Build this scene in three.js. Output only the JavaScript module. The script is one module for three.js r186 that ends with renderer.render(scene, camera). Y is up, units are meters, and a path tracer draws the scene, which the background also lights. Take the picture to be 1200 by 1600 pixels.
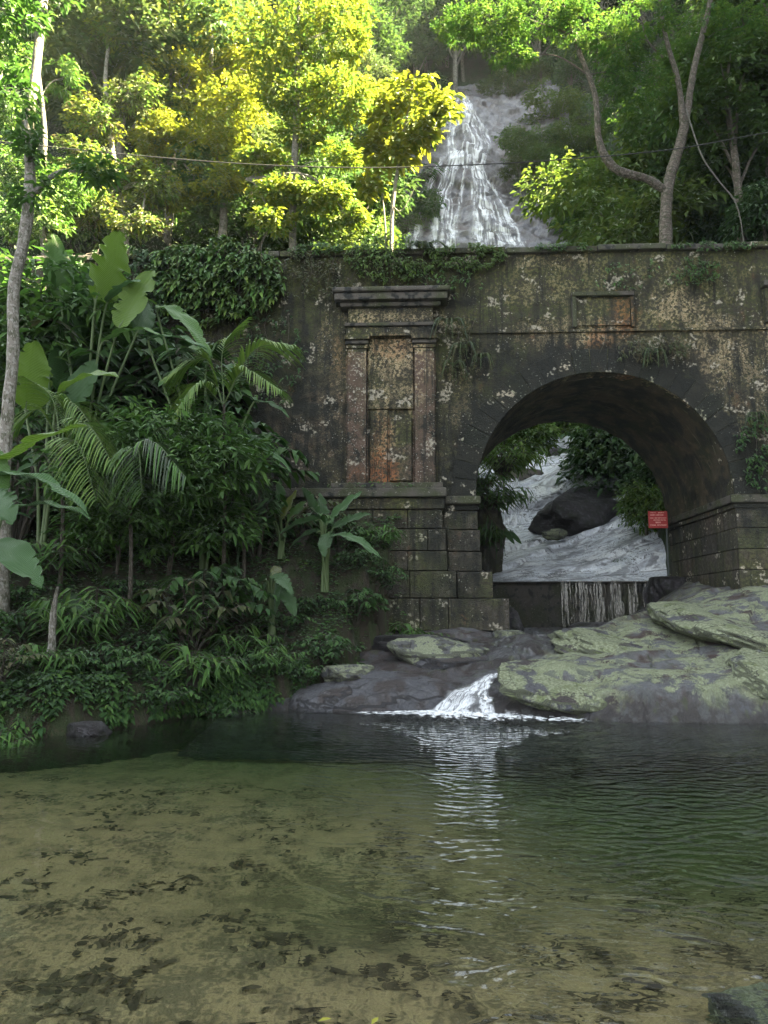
import * as THREE from 'three';
import { mergeGeometries, mergeVertices } from 'three/addons/utils/BufferGeometryUtils.js';
import { RoundedBoxGeometry } from 'three/addons/geometries/RoundedBoxGeometry.js';
import { createNoise2D, createNoise3D } from 'simplex-noise';

// ---------------------------------------------------------------- camera, sky, sun, exposure
const scene = new THREE.Scene();
const F = 1164;                                        // focal length in photograph pixels (1200 x 1600)
const camera = new THREE.PerspectiveCamera(2 * Math.atan(800 / F) * 180 / Math.PI, 0.75, 0.1, 600);
camera.position.set(0, 1.85, 0);
camera.rotation.order = 'YXZ';
camera.rotation.set(0.1374, 0.0386, 0);
camera.updateMatrixWorld(true);

const SUN = new THREE.Vector3(0.70, 0.70, 0.10).normalize();
{
  const W = 256, H = 128, d = new Float32Array(W * H * 4);
  for (let j = 0; j < H; j++) for (let i = 0; i < W; i++) {
    const el = ((j + 0.5) / H - 0.5) * Math.PI, az = ((i + 0.5) / W - 0.5) * 2 * Math.PI;
    const y = Math.sin(el), x = Math.cos(az) * Math.cos(el), z = Math.sin(az) * Math.cos(el);
    const h = Math.pow(1 - Math.max(0, y), 2.2), c = Math.max(0, x * SUN.x + y * SUN.y + z * SUN.z);
    const glow = 0.03 * Math.pow(c, 6), o = (j * W + i) * 4;
    d[o] = 0.083 + 0.040 * h + glow; d[o + 1] = 0.093 + 0.034 * h + glow; d[o + 2] = 0.107 + 0.026 * h + glow * 0.9; d[o + 3] = 1;
    if (y < 0) { d[o] *= 0.4; d[o + 1] *= 0.4; d[o + 2] *= 0.4; }
  }
  const t = new THREE.DataTexture(d, W, H, THREE.RGBAFormat, THREE.FloatType);
  t.mapping = THREE.EquirectangularReflectionMapping; t.magFilter = THREE.LinearFilter; t.needsUpdate = true;
  scene.background = t; scene.environment = t;
}
const sun = new THREE.DirectionalLight(new THREE.Color().setRGB(1, 0.87, 0.55), 5);
sun.name = 'sun';
sun.position.copy(SUN).multiplyScalar(150); sun.castShadow = true; sun.shadow.radius = 1.5;
sun.shadow.mapSize.set(4096, 4096);
Object.assign(sun.shadow.camera, { left: -80, right: 80, top: 90, bottom: -90, near: 1, far: 400 });
scene.add(sun, sun.target);
const renderer = new THREE.WebGLRenderer({ antialias: true });
renderer.toneMapping = THREE.LinearToneMapping;
renderer.toneMappingExposure = 24;
renderer.shadowMap.enabled = true;
scene.fog = new THREE.FogExp2(new THREE.Color().setRGB(0.80, 0.90, 1.0), 0.00022);

// ---------------------------------------------------------------- helpers
function rngOf(seed) { let s = seed | 0; return () => { s = (s + 0x6d2b79f5) | 0; let t = Math.imul(s ^ (s >>> 15), 1 | s); t = (t + Math.imul(t ^ (t >>> 7), 61 | t)) ^ t; return ((t ^ (t >>> 14)) >>> 0) / 4294967296; }; }
const R0 = rngOf(7);
const N2 = createNoise2D(rngOf(11)), N3 = createNoise3D(rngOf(12)), N2b = createNoise2D(rngOf(13));
const clamp = (x, a = 0, b = 1) => Math.min(b, Math.max(a, x));
const lerp = (a, b, t) => a + (b - a) * t;
const ss = (a, b, x) => { const t = clamp((x - a) / (b - a)); return t * t * (3 - 2 * t); };
const fbm = (x, y, o = 4, g = 0.5) => { let s = 0, a = 1, n = 0; for (let i = 0; i < o; i++) { s += a * N2(x, y); n += a; a *= g; x = x * 2.03 + 17.1; y = y * 2.03 - 9.3; } return s / n; };
const fbm3 = (x, y, z, o = 3) => { let s = 0, a = 1, n = 0; for (let i = 0; i < o; i++) { s += a * N3(x, y, z); n += a; a *= 0.5; x = x * 2.03 + 7.1; y = y * 2.03 - 3.3; z = z * 2.03 + 1.7; } return s / n; };
const ridge = (x, y, o = 4) => { let s = 0, a = 1, n = 0; for (let i = 0; i < o; i++) { s += a * (1 - Math.abs(N2(x, y))); n += a; a *= 0.5; x = x * 2.1 + 5.2; y = y * 2.1 + 1.3; } return s / n; };
const table = (rows) => (x) => { // piecewise linear, rows [x, y] ascending in x
  if (x <= rows[0][0]) return rows[0][1];
  for (let i = 1; i < rows.length; i++) if (x <= rows[i][0]) return lerp(rows[i - 1][1], rows[i][1], (x - rows[i - 1][0]) / (rows[i][0] - rows[i - 1][0]));
  return rows[rows.length - 1][1];
};
const V = (x, y, z) => new THREE.Vector3(x, y, z);
// world point seen at a photograph pixel, standing DEPTH metres in front of the camera along -z
function at(u, v, depth) {
  const p = V((u - 600) / F, (800 - v) / F, -1).applyQuaternion(camera.quaternion);
  return p.multiplyScalar(depth / -p.z).add(camera.position);
}
const project = (x, y, z) => { const p = V(x, y, z).sub(camera.position).applyQuaternion(camera.quaternion.clone().invert()); return [600 + F * p.x / -p.z, 800 - F * p.y / -p.z]; };
const taken = {};
const numbered = (name) => { const n = taken[name] = (taken[name] ?? -1) + 1; return n ? name + '_' + String(n).padStart(3, '0') : name; };
function tag(o, label, category, group, kind) { o.userData.label = label; if (category) o.userData.category = category; if (group) o.userData.group = group; if (kind) o.userData.kind = kind; return o; }
function shade(o) { o.castShadow = true; o.receiveShadow = true; return o; }
function thing(name, label, category, pos = [0, 0, 0], group) { const g = new THREE.Group(); g.name = numbered(name); g.position.set(...pos); tag(g, label, category, group); scene.add(g); return g; }
function part(name, geo, mat, parent) { const m = shade(new THREE.Mesh(geo, mat)); m.name = name; parent.add(m); return m; }
function struct(name, geo, mat, label) { const m = shade(new THREE.Mesh(geo, mat)); m.name = numbered(name); m.userData.kind = 'structure'; if (label) m.userData.label = label; scene.add(m); return m; }
function copyOf(t, label) { const c = t.clone(); c.name = numbered(t.name.replace(/_\d{3}$/, '')); c.userData = { ...t.userData }; if (label) c.userData.label = label; scene.add(c); return c; }
const rgb = (r, g, b) => new THREE.Color().setRGB(r, g, b);

// sheet of (nu+1) x (nv+1) points
function sheet(nu, nv, fn, uvFn) {
  const pos = new Float32Array((nu + 1) * (nv + 1) * 3), uv = new Float32Array((nu + 1) * (nv + 1) * 2), idx = [];
  for (let j = 0; j <= nv; j++) for (let i = 0; i <= nu; i++) {
    const k = j * (nu + 1) + i, p = fn(i / nu, j / nv); pos.set(p, k * 3);
    uv.set(uvFn ? uvFn(p, i / nu, j / nv) : [i / nu, j / nv], k * 2);
    if (i < nu && j < nv) idx.push(k, k + 1, k + nu + 2, k, k + nu + 2, k + nu + 1);
  }
  const g = new THREE.BufferGeometry();
  g.setAttribute('position', new THREE.BufferAttribute(pos, 3)); g.setAttribute('uv', new THREE.BufferAttribute(uv, 2));
  g.setIndex(idx); g.computeVertexNormals(); return g;
}
// texture coordinates in metres, by the direction each face points
function metreUV(g, ox = 0, oy = 0, oz = 0) {
  const p = g.attributes.position, n = g.attributes.normal, uv = new Float32Array(p.count * 2);
  for (let i = 0; i < p.count; i++) {
    const x = p.getX(i) + ox, y = p.getY(i) + oy, z = p.getZ(i) + oz, ax = Math.abs(n.getX(i)), ay = Math.abs(n.getY(i)), az = Math.abs(n.getZ(i));
    if (az >= ax && az >= ay) uv.set([x, y], i * 2); else if (ax >= ay) uv.set([z + 25 + x, y], i * 2); else uv.set([x, z + 30], i * 2);
  }
  g.setAttribute('uv', new THREE.BufferAttribute(uv, 2)); return g;
}
function block(x0, x1, y0, y1, z0, z1, r = 0.02) {
  const g = new RoundedBoxGeometry(x1 - x0, y1 - y0, z1 - z0, 1, r); g.translate((x0 + x1) / 2, (y0 + y1) / 2, (z0 + z1) / 2); return metreUV(g);
}
function tapered(points, radii, sides = 8, rough = 0.08, seed = 0, steps = 0) {
  const curve = new THREE.CatmullRomCurve3(points.map((p) => p.isVector3 ? p : V(...p))), n = steps || Math.max(6, points.length * 5);
  const pos = [], idx = [], uv = [], len = curve.getLength(), up = V(0.31, 0.2, 0.93).normalize(), t = V(), a = V(), b = V();
  for (let i = 0; i <= n; i++) {
    const s = i / n, p = curve.getPoint(s); curve.getTangent(s, t);
    a.crossVectors(t, Math.abs(t.dot(up)) > 0.95 ? V(1, 0, 0) : up).normalize(); b.crossVectors(t, a);
    const q = s * (radii.length - 1), k = Math.min(radii.length - 2, Math.floor(q)), r = lerp(radii[k], radii[k + 1], q - k);
    for (let j = 0; j <= sides; j++) {
      const an = j / sides * Math.PI * 2, rr = r * (1 + rough * N3(Math.cos(an) * 1.3 + seed, Math.sin(an) * 1.3, s * len / Math.max(0.1, r * 5)));
      pos.push(p.x + (a.x * Math.cos(an) + b.x * Math.sin(an)) * rr, p.y + (a.y * Math.cos(an) + b.y * Math.sin(an)) * rr, p.z + (a.z * Math.cos(an) + b.z * Math.sin(an)) * rr);
      uv.push(j / sides, s * len * 0.6);
      if (i < n && j < sides) { const o = i * (sides + 1) + j; idx.push(o, o + 1, o + sides + 2, o, o + sides + 2, o + sides + 1); }
    }
  }
  const g = new THREE.BufferGeometry();
  g.setAttribute('position', new THREE.Float32BufferAttribute(pos, 3)); g.setAttribute('uv', new THREE.Float32BufferAttribute(uv, 2)); g.setIndex(idx); g.computeVertexNormals(); return g;
}
// ---------------------------------------------------------------- textures
function colourTexture(W, H, fn, wrap = THREE.MirroredRepeatWrapping) { // fn(i, j) -> linear [r, g, b]; j = 0 at v = 0
  const d = new Uint8Array(W * H * 4), enc = (c) => 255 * (c <= 0.0031308 ? c * 12.92 : 1.055 * Math.pow(c, 1 / 2.4) - 0.055);
  for (let j = 0; j < H; j++) for (let i = 0; i < W; i++) { const c = fn(i, j), o = (j * W + i) * 4; d[o] = clamp(enc(Math.max(0, c[0])), 0, 255); d[o + 1] = clamp(enc(Math.max(0, c[1])), 0, 255); d[o + 2] = clamp(enc(Math.max(0, c[2])), 0, 255); d[o + 3] = 255; }
  const t = new THREE.DataTexture(d, W, H); t.colorSpace = THREE.SRGBColorSpace; t.wrapS = t.wrapT = wrap; t.magFilter = THREE.LinearFilter; t.needsUpdate = true; return t;
}
function valueTexture(W, H, fn, wrap = THREE.MirroredRepeatWrapping) { // fn -> 0..1
  const d = new Uint8Array(W * H * 4);
  for (let j = 0; j < H; j++) for (let i = 0; i < W; i++) { const c = clamp(fn(i, j)) * 255, o = (j * W + i) * 4; d[o] = d[o + 1] = d[o + 2] = c; d[o + 3] = 255; }
  const t = new THREE.DataTexture(d, W, H); t.wrapS = t.wrapT = wrap; t.magFilter = THREE.LinearFilter; t.needsUpdate = true; return t;
}
function floatTexture(W, H, fn) {
  const d = new Float32Array(W * H * 4);
  for (let j = 0; j < H; j++) for (let i = 0; i < W; i++) { const c = fn(i, j), o = (j * W + i) * 4; d[o] = d[o + 1] = d[o + 2] = c; d[o + 3] = 1; }
  const t = new THREE.DataTexture(d, W, H, THREE.RGBAFormat, THREE.FloatType); t.magFilter = THREE.LinearFilter; t.needsUpdate = true; return t;
}
// maps laid over x0..x1, y0..y1 metres of the uv plane
function over(t, x0, x1, y0, y1) { t.repeat.set(1 / (x1 - x0), 1 / (y1 - y0)); t.offset.set(-x0 / (x1 - x0), -y0 / (y1 - y0)); return t; }
const mixc = (a, b, t) => { a[0] += (b[0] - a[0]) * t; a[1] += (b[1] - a[1]) * t; a[2] += (b[2] - a[2]) * t; return a; };
const grain = valueTexture(1024, 1024, (i, j) => 0.5 + 0.5 * (0.55 * fbm(i / 150, j / 150, 4) + 0.45 * fbm(i / 22 + 40, j / 22, 4)));
const grainOver = (m) => over(grain.clone(), 0, m, 0, m);

// ---------------------------------------------------------------- stone bridge
const ZF = -20, ZB = -25.2, CX = 5.14, CY = 5.03, AR = 3.42, RING = 4.06, XL = -14, XR = 17, TOP = 12.12;
const K = 20 / F, X = (u, v = 640) => at(u, v, 20).x, Y = (v, u = 640) => at(u, v, 20).y;   // photograph pixels on the bridge face to metres

// hand-placed stains [u, v, radius u, radius v, strength] read from the photograph
const OCHRE = [[880, 520, 55, 16, .75], [1065, 478, 30, 18, .9], [1105, 510, 30, 14, .7], [1140, 565, 34, 26, 1.0], [1120, 545, 50, 16, .6], [735, 655, 22, 22, .7], [720, 620, 20, 40, .45], [515, 640, 16, 22, .95], [512, 545, 14, 30, .7], [525, 600, 14, 40, .6], [635, 505, 55, 14, .9], [610, 490, 60, 10, .8], [615, 560, 34, 26, .95], [610, 625, 34, 20, .75], [600, 670, 12, 40, .9], [860, 408, 46, 8, .5], [845, 455, 50, 14, .35], [1010, 470, 18, 40, .3], [1150, 640, 16, 40, .55], [1050, 540, 60, 20, .25], [580, 690, 90, 70, .12], [700, 700, 20, 40, .3], [520, 700, 22, 26, .5], [1195, 600, 10, 60, .7], [1060, 560, 40, 14, .35], [990, 440, 120, 30, .2]];
const ORANGE = [[598, 735, 14, 24, 1.0], [596, 680, 12, 22, .55], [612, 545, 20, 12, .35], [975, 490, 14, 24, .5], [937, 545, 14, 26, .55], [560, 748, 12, 14, .5], [530, 555, 14, 20, .25]];
const PINK = [[500, 690, 70, 70, .8], [620, 720, 50, 50, .6], [520, 740, 80, 30, .5], [940, 490, 46, 24, .6], [625, 690, 36, 60, .5], [900, 545, 60, 30, .25]];
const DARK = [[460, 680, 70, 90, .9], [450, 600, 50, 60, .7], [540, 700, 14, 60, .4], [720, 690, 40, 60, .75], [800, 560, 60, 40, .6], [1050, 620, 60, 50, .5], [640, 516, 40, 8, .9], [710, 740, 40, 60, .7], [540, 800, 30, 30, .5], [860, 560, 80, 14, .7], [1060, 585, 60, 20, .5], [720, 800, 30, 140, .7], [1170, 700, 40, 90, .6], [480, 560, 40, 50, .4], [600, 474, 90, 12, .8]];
const MOSS = [[700, 440, 420, 60, .75], [1100, 430, 160, 50, .6], [500, 470, 100, 90, .7], [715, 620, 40, 90, .6], [620, 640, 40, 40, .5], [820, 480, 90, 40, .6], [760, 560, 60, 60, .5], [1170, 620, 40, 100, .4], [620, 762, 100, 8, .8], [700, 790, 120, 20, .4], [960, 400, 240, 20, .8], [1000, 520, 200, 20, .35]];
const near = (list, u, v, wob) => { let m = 0; for (const [a, b, c, d, s] of list) { const q = ((u - a) / c) ** 2 + ((v - b) / d) ** 2; if (q < 4.5) m = Math.max(m, s * clamp(1.35 - q * 0.42 + wob)); } return m; };
const WX0 = -14, WX1 = 17, WY0 = 0, WY1 = 12.4, WW = 2048, WH = 820;
const wallMap = over(colourTexture(WW, WH, (i, j) => {
  const x = lerp(WX0, WX1, (i + 0.5) / WW), y = lerp(WY0, WY1, (j + 0.5) / WH), [u, v] = project(x, y, -20);
  const big = fbm(x * 0.45, y * 0.45, 4), mid = fbm(x * 1.7 + 30, y * 1.7, 4), fine = fbm(x * 7 + 60, y * 7, 4, 0.6), tiny = fbm(x * 24, y * 24 + 11, 2), streak = fbm(x * 3.1 + 9, y * 0.35, 4);
  const c = [0.052, 0.045, 0.029];
  mixc(c, [0.082, 0.069, 0.044], ss(-0.1, 0.5, mid + fine * 0.5));
  mixc(c, [0.20, 0.085, 0.040], 0.45 * ss(0.38, 0.66, fbm(x * 0.8 + 90, y * 0.6, 4) + 0.25 * fine));
  if (y < 4.72) mixc(c, [0.105, 0.092, 0.078], 0.7 * ss(-0.3, 0.3, fine));
  const wob = mid * 0.9 + fine * 0.8;
  mixc(c, [0.135, 0.092, 0.066], near(PINK, u, v, wob) * ss(-0.35, 0.2, fine));
  const shaft = y > 5.3 && y < 9.05 && ((u > 541 && u < 575) || (u > 645 && u < 681));
  if (shaft) mixc(c, [0.150, 0.096, 0.070], 0.7);
  const moss = clamp(0.7 * ss(-0.3, 0.3, big + mid * 0.4) + near(MOSS, u, v, wob));
  mixc(c, fine > 0 ? [0.072, 0.080, 0.022] : [0.042, 0.052, 0.015], clamp(moss * 1.1 * ss(-0.55, 0.15, fine + mid * 0.5)) * (shaft ? 0.25 : 0.92));
  const och = near(OCHRE, u, v, wob * 1.4 - 0.05);
  mixc(c, tiny > 0 ? [0.48, 0.385, 0.235] : [0.33, 0.24, 0.13], 0.9 * och * ss(0.0, 0.3, fine + mid * 0.3 + 0.35 * tiny + och * 0.22));
  mixc(c, [0.33, 0.125, 0.045], near(ORANGE, u, v, wob) * ss(-0.3, 0.15, fine) * 0.85);
  const ring = Math.hypot(x - CX, Math.max(0, y - CY)) - AR, soot = y > 4.6 ? ss(1.15, 0.35, ring + 0.5 * mid + 0.25 * fine) : 0;   // black growth round the arch
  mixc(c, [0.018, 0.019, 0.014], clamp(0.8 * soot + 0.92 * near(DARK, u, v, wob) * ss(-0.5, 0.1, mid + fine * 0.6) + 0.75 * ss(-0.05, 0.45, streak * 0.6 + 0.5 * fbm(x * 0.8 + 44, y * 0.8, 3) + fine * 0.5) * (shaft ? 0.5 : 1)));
  // lichen: small pale discs and crusts
  const lm = ss(-0.05, 0.45, fbm(x * 0.9 + 71, y * 0.9 + 3, 3) + (shaft ? 0.45 : 0) + och * 0.5 + (y < 4.7 ? 0.05 : 0));
  const spot = N2(x * 11 + 3, y * 11) + 0.55 * N2(x * 25, y * 25 + 8);
  mixc(c, tiny > 0.1 ? [0.66, 0.63, 0.55] : [0.46, 0.44, 0.38], 0.9 * lm * ss(0.92, 1.1, spot + (shaft ? 0.12 : 0) + 0.25 * fine));
  const crust = fbm(x * 0.8 + 140, y * 0.9, 4, 0.6); mixc(c, tiny > 0 ? [0.50, 0.46, 0.37] : [0.34, 0.30, 0.22], 0.8 * ss(0.42, 0.54, crust + 0.3 * fine) * ss(-0.25, 0.15, fine));
  const drip = fbm(x * 5.5 + 77, y * 0.22, 3, 0.6); mixc(c, [0.016, 0.017, 0.013], 0.7 * ss(0.25, 0.5, drip + 0.2 * mid) * ss(-0.35, 0.1, fbm(x * 0.5 + 200, y * 0.35, 2)));
  const k = 1 + 0.22 * tiny + 0.16 * fine;
  return [c[0] * k, c[1] * k, c[2] * k];
}), WX0, WX1, WY0, WY1);
const stone = new THREE.MeshStandardMaterial({ name: 'weathered stone', map: wallMap, roughness: 0.93, bumpMap: grainOver(2.2), bumpScale: 0.075 });
const wornGrey = over(colourTexture(512, 512, (i, j) => {
  const x = i / 90, y = j / 90, f = fbm(x * 2, y * 2, 5), m = fbm(x * 0.5 + 4, y * 0.5, 4), s = N2(x * 9, y * 9) + 0.5 * N2(x * 21, y * 21);
  const c = [0.098, 0.088, 0.072]; mixc(c, [0.060, 0.066, 0.032], ss(-0.1, 0.4, m)); mixc(c, [0.024, 0.025, 0.022], ss(0.1, 0.5, f - m * 0.4));
  mixc(c, [0.40, 0.38, 0.32], 0.7 * ss(0.95, 1.15, s + m * 0.3)); return c;
}), 0, 5, 0, 5);
const stoneDark = new THREE.MeshStandardMaterial({ name: 'dark mossy stone', map: wornGrey, roughness: 0.9, bumpMap: grainOver(1.8), bumpScale: 0.06 });
const vaultMap = colourTexture(512, 512, (i, j) => { // u along the tunnel, v round the vault
  const a = i / 512, b = j / 512, f = fbm(a * 9, b * 30, 4), g = fbm(a * 3 + 9, b * 5, 4), s = fbm(a * 26, b * 5 + 2, 3);
  const c = [0.074, 0.060, 0.034]; mixc(c, [0.036, 0.038, 0.018], ss(-0.2, 0.4, g)); mixc(c, [0.125, 0.095, 0.05], 0.6 * ss(0.1, 0.6, f)); mixc(c, [0.018, 0.018, 0.014], 0.85 * ss(-0.1, 0.4, fbm(a * 4 + 30, b * 9, 4)));
  mixc(c, [0.26, 0.24, 0.16], 0.6 * ss(0.5, 0.75, s)); return c;
});
const vaultMat = new THREE.MeshStandardMaterial({ name: 'vault plaster', map: vaultMap, roughness: 0.88, bumpMap: over(grain.clone(), 0, 0.35, 0, 0.2), bumpScale: 0.06 });

const bridge = thing('stone_bridge', 'mossy old stone road bridge with one round arch and paired pilasters', 'bridge', [CX, 0, ZF]);
const stones = [stone, ...[[0.78, 0.8, 0.82], [1.15, 1.1, 1.05], [0.92, 0.98, 0.88]].map((c) => { const m = stone.clone(); m.color = rgb(...c); return m; })]; let nB = 0;   // blocks differ a little in tone
const B = (name, g, m = stone, parent = bridge) => { g.translate(-CX, 0, -ZF); return part(name, g, m, parent); };
{
  const dz = (x, y) => 0.035 * fbm(x * 0.5, y * 0.5, 3) + 0.02 * fbm(x * 2.6, y * 2.6, 3) + 0.035 * ss(0.3, 0.6, fbm(x * 1.1 + 5, y * 1.1, 2));
  const face = (x, y) => [x, y, ZF + dz(x, y)], uvw = (p) => [p[0], p[1]];
  const yTop = TOP - 0.16;
  const left = sheet(300, 120, (a, b) => face(lerp(XL, CX - RING + 0.02, a), lerp(1.0, yTop, b)), uvw);
  const mid = sheet(160, 60, (a, b) => { const an = Math.PI * a, x = CX - (RING - 0.02) * Math.cos(an), y0 = CY - 0.02 + (RING - 0.02) * Math.sin(an); return face(x, lerp(y0, yTop, b)); }, uvw);
  const right = sheet(150, 110, (a, b) => face(lerp(CX + RING - 0.02, XR, a), lerp(1.0, yTop, b)), uvw);
  B('spandrel_wall', mergeVertices(mergeGeometries([left, mid, right])));
  // voussoirs of the arch ring
  const nV = 25, vr = rngOf(5);
  for (let i = 0; i < nV; i++) {
    const a0 = Math.PI * i / nV + 0.004, a1 = Math.PI * (i + 1) / nV - 0.004, s = new THREE.Shape(), ro = RING + 0.05 * vr();
    s.absarc(CX, CY, ro, a0, a1, false); s.absarc(CX, CY, AR + 0.015, a1, a0, true); s.closePath();
    const g = new THREE.ExtrudeGeometry(s, { depth: 0.5, bevelEnabled: true, bevelSize: 0.012, bevelThickness: 0.012, bevelSegments: 1, curveSegments: 4 });
    g.translate(0, 0, ZF - 0.5 + 0.05 + 0.02 * vr()); B('voussoir', metreUV(g), stones[i * 7 % 4]);
  }
  // body of the bridge behind the face: spandrels, deck and back wall round the tunnel
  const s = new THREE.Shape(); s.moveTo(XL, 0.5); s.lineTo(CX - 3.6, 0.5); s.lineTo(CX - 3.6, CY); s.absarc(CX, CY, 3.6, Math.PI, 0, true); s.lineTo(CX + 3.6, 0.5); s.lineTo(XR, 0.5); s.lineTo(XR, 11.2); s.lineTo(XL, 11.2); s.closePath();
  const core = new THREE.ExtrudeGeometry(s, { depth: ZF - 0.3 - (ZB + 0.02), bevelEnabled: false, curveSegments: 48 }); core.translate(0, 0, ZB + 0.02); B('core', metreUV(core), stoneDark);
  B('parapet', block(XL, XR, 11.0, TOP - 0.15, ZF - 0.42, ZF - 0.12, 0.01), stoneDark);
  B('parapet', block(XL, XR, 11.0, TOP - 0.1, ZB, ZB + 0.4, 0.02), stoneDark);
  // coping stones
  const cr = rngOf(31); let cx = XL;
  while (cx < XR - 0.3) { const w = Math.min(XR - cx, 1.1 + 0.9 * cr()), dy = 0.03 * (cr() - 0.5); const g = block(cx + 0.008, cx + w - 0.008, TOP - 0.17 + dy, TOP + dy, ZF - 0.5, ZF + 0.13 + 0.03 * cr(), 0.03); const p = g.attributes.position; for (let i = 0; i < p.count; i++) p.setY(i, p.getY(i) + 0.02 * N2(p.getX(i) * 3, p.getZ(i) * 3)); B('coping_stone', g, cr() < 0.5 ? stone : stoneDark); cx += w; }
  // vault lining
  const arch = (a, b) => { const an = Math.PI * a, z = lerp(ZF - 0.02, ZB - 0.05, b), r = AR + 0.025 * fbm(a * 14, b * 6, 3) + 0.012 * Math.sin(a * 90); return [CX + r * Math.cos(an), CY + r * Math.sin(an), z]; };
  B('vault', sheet(150, 50, arch, (p, a, b) => [b, a]), vaultMat);
  // impost mould and courses of big blocks under it: right pier, with its reveal
  const impost = (x0, x1, z0, z1, d) => { B('impost', block(x0 - d, x1, 4.80, 5.03, z0, z1 + d, 0.05), stoneDark); B('impost', block(x0 - d * 0.4, x1, 4.66, 4.795, z0, z1 + d * 0.5, 0.03), stone); };
  impost(CX + AR + 0.02, XR, ZF - 0.9, ZF, 0.14); 
  B('impost', block(CX + AR - 0.10, CX + AR + 0.5, 4.80, 5.03, ZB, ZF - 0.905, 0.05), stoneDark); B('impost', block(CX + AR - 0.04, CX + AR + 0.5, 4.66, 4.795, ZB, ZF - 0.905, 0.03), stone);
  const rows = [[4.14, 4.655, 0.02], [3.58, 4.13, 0.05], [3.03, 3.57, 0.09], [2.32, 3.02, 0.13], [0.9, 2.31, 0.2]], br = rngOf(77);
  rows.forEach(([y0, y1, d], r) => {
    const x0 = CX + AR + 0.03 - d * 0.6;
    let x = x0, w = 1.25 + 0.5 * (r % 2);                            // front face
    B('block', block(x, x + w, y0, y1, ZF - 0.8 - 0.4 * (r % 2), ZF + 0.06 + d, 0.025), stones[nB++ * 7 % 4]); x += w + 0.012;
    while (x < XR) { const L = Math.min(XR - x, 1.0 + br()); B('block', block(x, x + L - 0.012, y0, y1, ZF - 0.6, ZF + 0.05 + d + 0.02 * br(), 0.025), stones[nB++ * 7 % 4]); x += L; }
    let z = ZF - 0.8 - 0.4 * (r % 2) - 0.012;                        // reveal
    while (z > ZB + 0.2) { const L = Math.min(z - ZB, 1.1 + 0.6 * br()); B('block', block(x0 + 0.02 * br(), x0 + 0.9, y0, y1, z - L + 0.012, z, 0.025), stones[nB++ * 7 % 4]); z -= L; }
  });
  // left pier: recessed corner stones, then the pedestal under the pilasters
  impost(X(560, 785), X(748, 785), ZF - 0.9, ZF, 0);
  B('impost', block(X(694, 785), X(751, 785), 4.805, 5.035, ZF - 0.88, ZF + 0.13, 0.05), stoneDark);
  const P = 0.34;
  const lrows = [[Y(828), Y(799), [470, 525, 583, 637, 691], [694, 747], 0], [Y(862), Y(829), [460, 520, 555, 610, 668, 696], [699, 750], 0.05], [Y(893), Y(863), [450, 515, 580, 637, 698], [700, 752], 0.08], [Y(935), Y(894), [440, 505, 570, 640, 711], [713, 768], 0.16], [Y(985), Y(936), [440, 500, 560, 655, 698, 789], null, 0.34]];
  for (const [y0, y1, us, rec, d] of lrows) {
    for (let i = 0; i + 1 < us.length; i++) { const g = block(X(us[i], 860) + 0.006, X(us[i + 1], 860) - 0.006, y0 + 0.004, y1 - 0.004, ZF - 0.5, ZF + P + d + 0.02 * br(), 0.022); B('block', g, stones[Math.floor(br() * 4)]); }
    if (rec) B('block', block(X(rec[0], 860), X(rec[1], 860), y0 + 0.004, y1 - 0.004, ZF - 1.0, ZF + 0.05 + d * 0.8, 0.022), stone);
    let z = ZF - 1.01; while (z > ZB + 0.2) { const L = Math.min(z - ZB, 1.2 + 0.5 * br()); B('block', block(CX - AR - 0.9, CX - AR + 0.02 + (rec ? 0 : 0.3), y0, y1, z - L + 0.012, z, 0.025)); z -= L; }
  }
  // pedestal moulding: wide slab with a smaller one under it
  B('pedestal_moulding', block(X(420, 775), X(697, 775), Y(781), Y(766), ZF - 0.4, ZF + P + 0.17, 0.05), stoneDark);
  B('pedestal_moulding', block(X(420, 790), X(694, 790), Y(798.5), Y(781.5), ZF - 0.4, ZF + P + 0.07, 0.04), stone);
  B('pedestal_step', block(X(520), X(690), Y(765.5), Y(757), ZF - 0.3, ZF + 0.36, 0.03), stoneDark);
  // pilasters
  for (const [a, b] of [[544, 573], [648, 679]]) {
    const pil = B('pilaster', block(X(a), X(b), Y(757), Y(549), ZF - 0.2, ZF + 0.26, 0.02));
    const sub = (n, g, m) => { g.translate(-CX, 0, -ZF); return part(n, g, m, pil); };
    sub('capital', block(X(a - 2), X(b + 2), Y(548.8), Y(543), ZF - 0.2, ZF + 0.29, 0.02), stone);
    sub('capital', block(X(a - 3.5), X(b + 3.5), Y(542.6), Y(537), ZF - 0.2, ZF + 0.34, 0.03), stoneDark);
    sub('capital', block(X(a - 5), X(b + 5), Y(536.6), Y(530), ZF - 0.2, ZF + 0.40, 0.02), stone);
  }
  // entablature over them
  B('architrave', block(X(541), X(681), Y(529.6), Y(516), ZF - 0.2, ZF + 0.28, 0.02));
  B('architrave', block(X(539), X(683), Y(515.6), Y(510), ZF - 0.2, ZF + 0.35, 0.03), stoneDark);
  B('frieze', block(X(544), X(678), Y(509.6), Y(486), ZF - 0.2, ZF + 0.24, 0.02));
  B('cornice', block(X(533, 480), X(688, 480), Y(485.6), Y(479), ZF - 0.2, ZF + 0.36, 0.03), stoneDark);
  B('cornice', block(X(525, 470), X(698, 470), Y(478.6), Y(468), ZF - 0.2, ZF + 0.52, 0.03), stoneDark);
  B('cornice', block(X(522, 465), X(702, 465), Y(467.6), Y(460), ZF - 0.2, ZF + 0.6, 0.05), stoneDark);
  // panel between the pilasters, in three relief steps
  B('niche_panel', block(X(575), X(646), Y(640), Y(530.5), ZF - 0.2, ZF + 0.09, 0.02));
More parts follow.
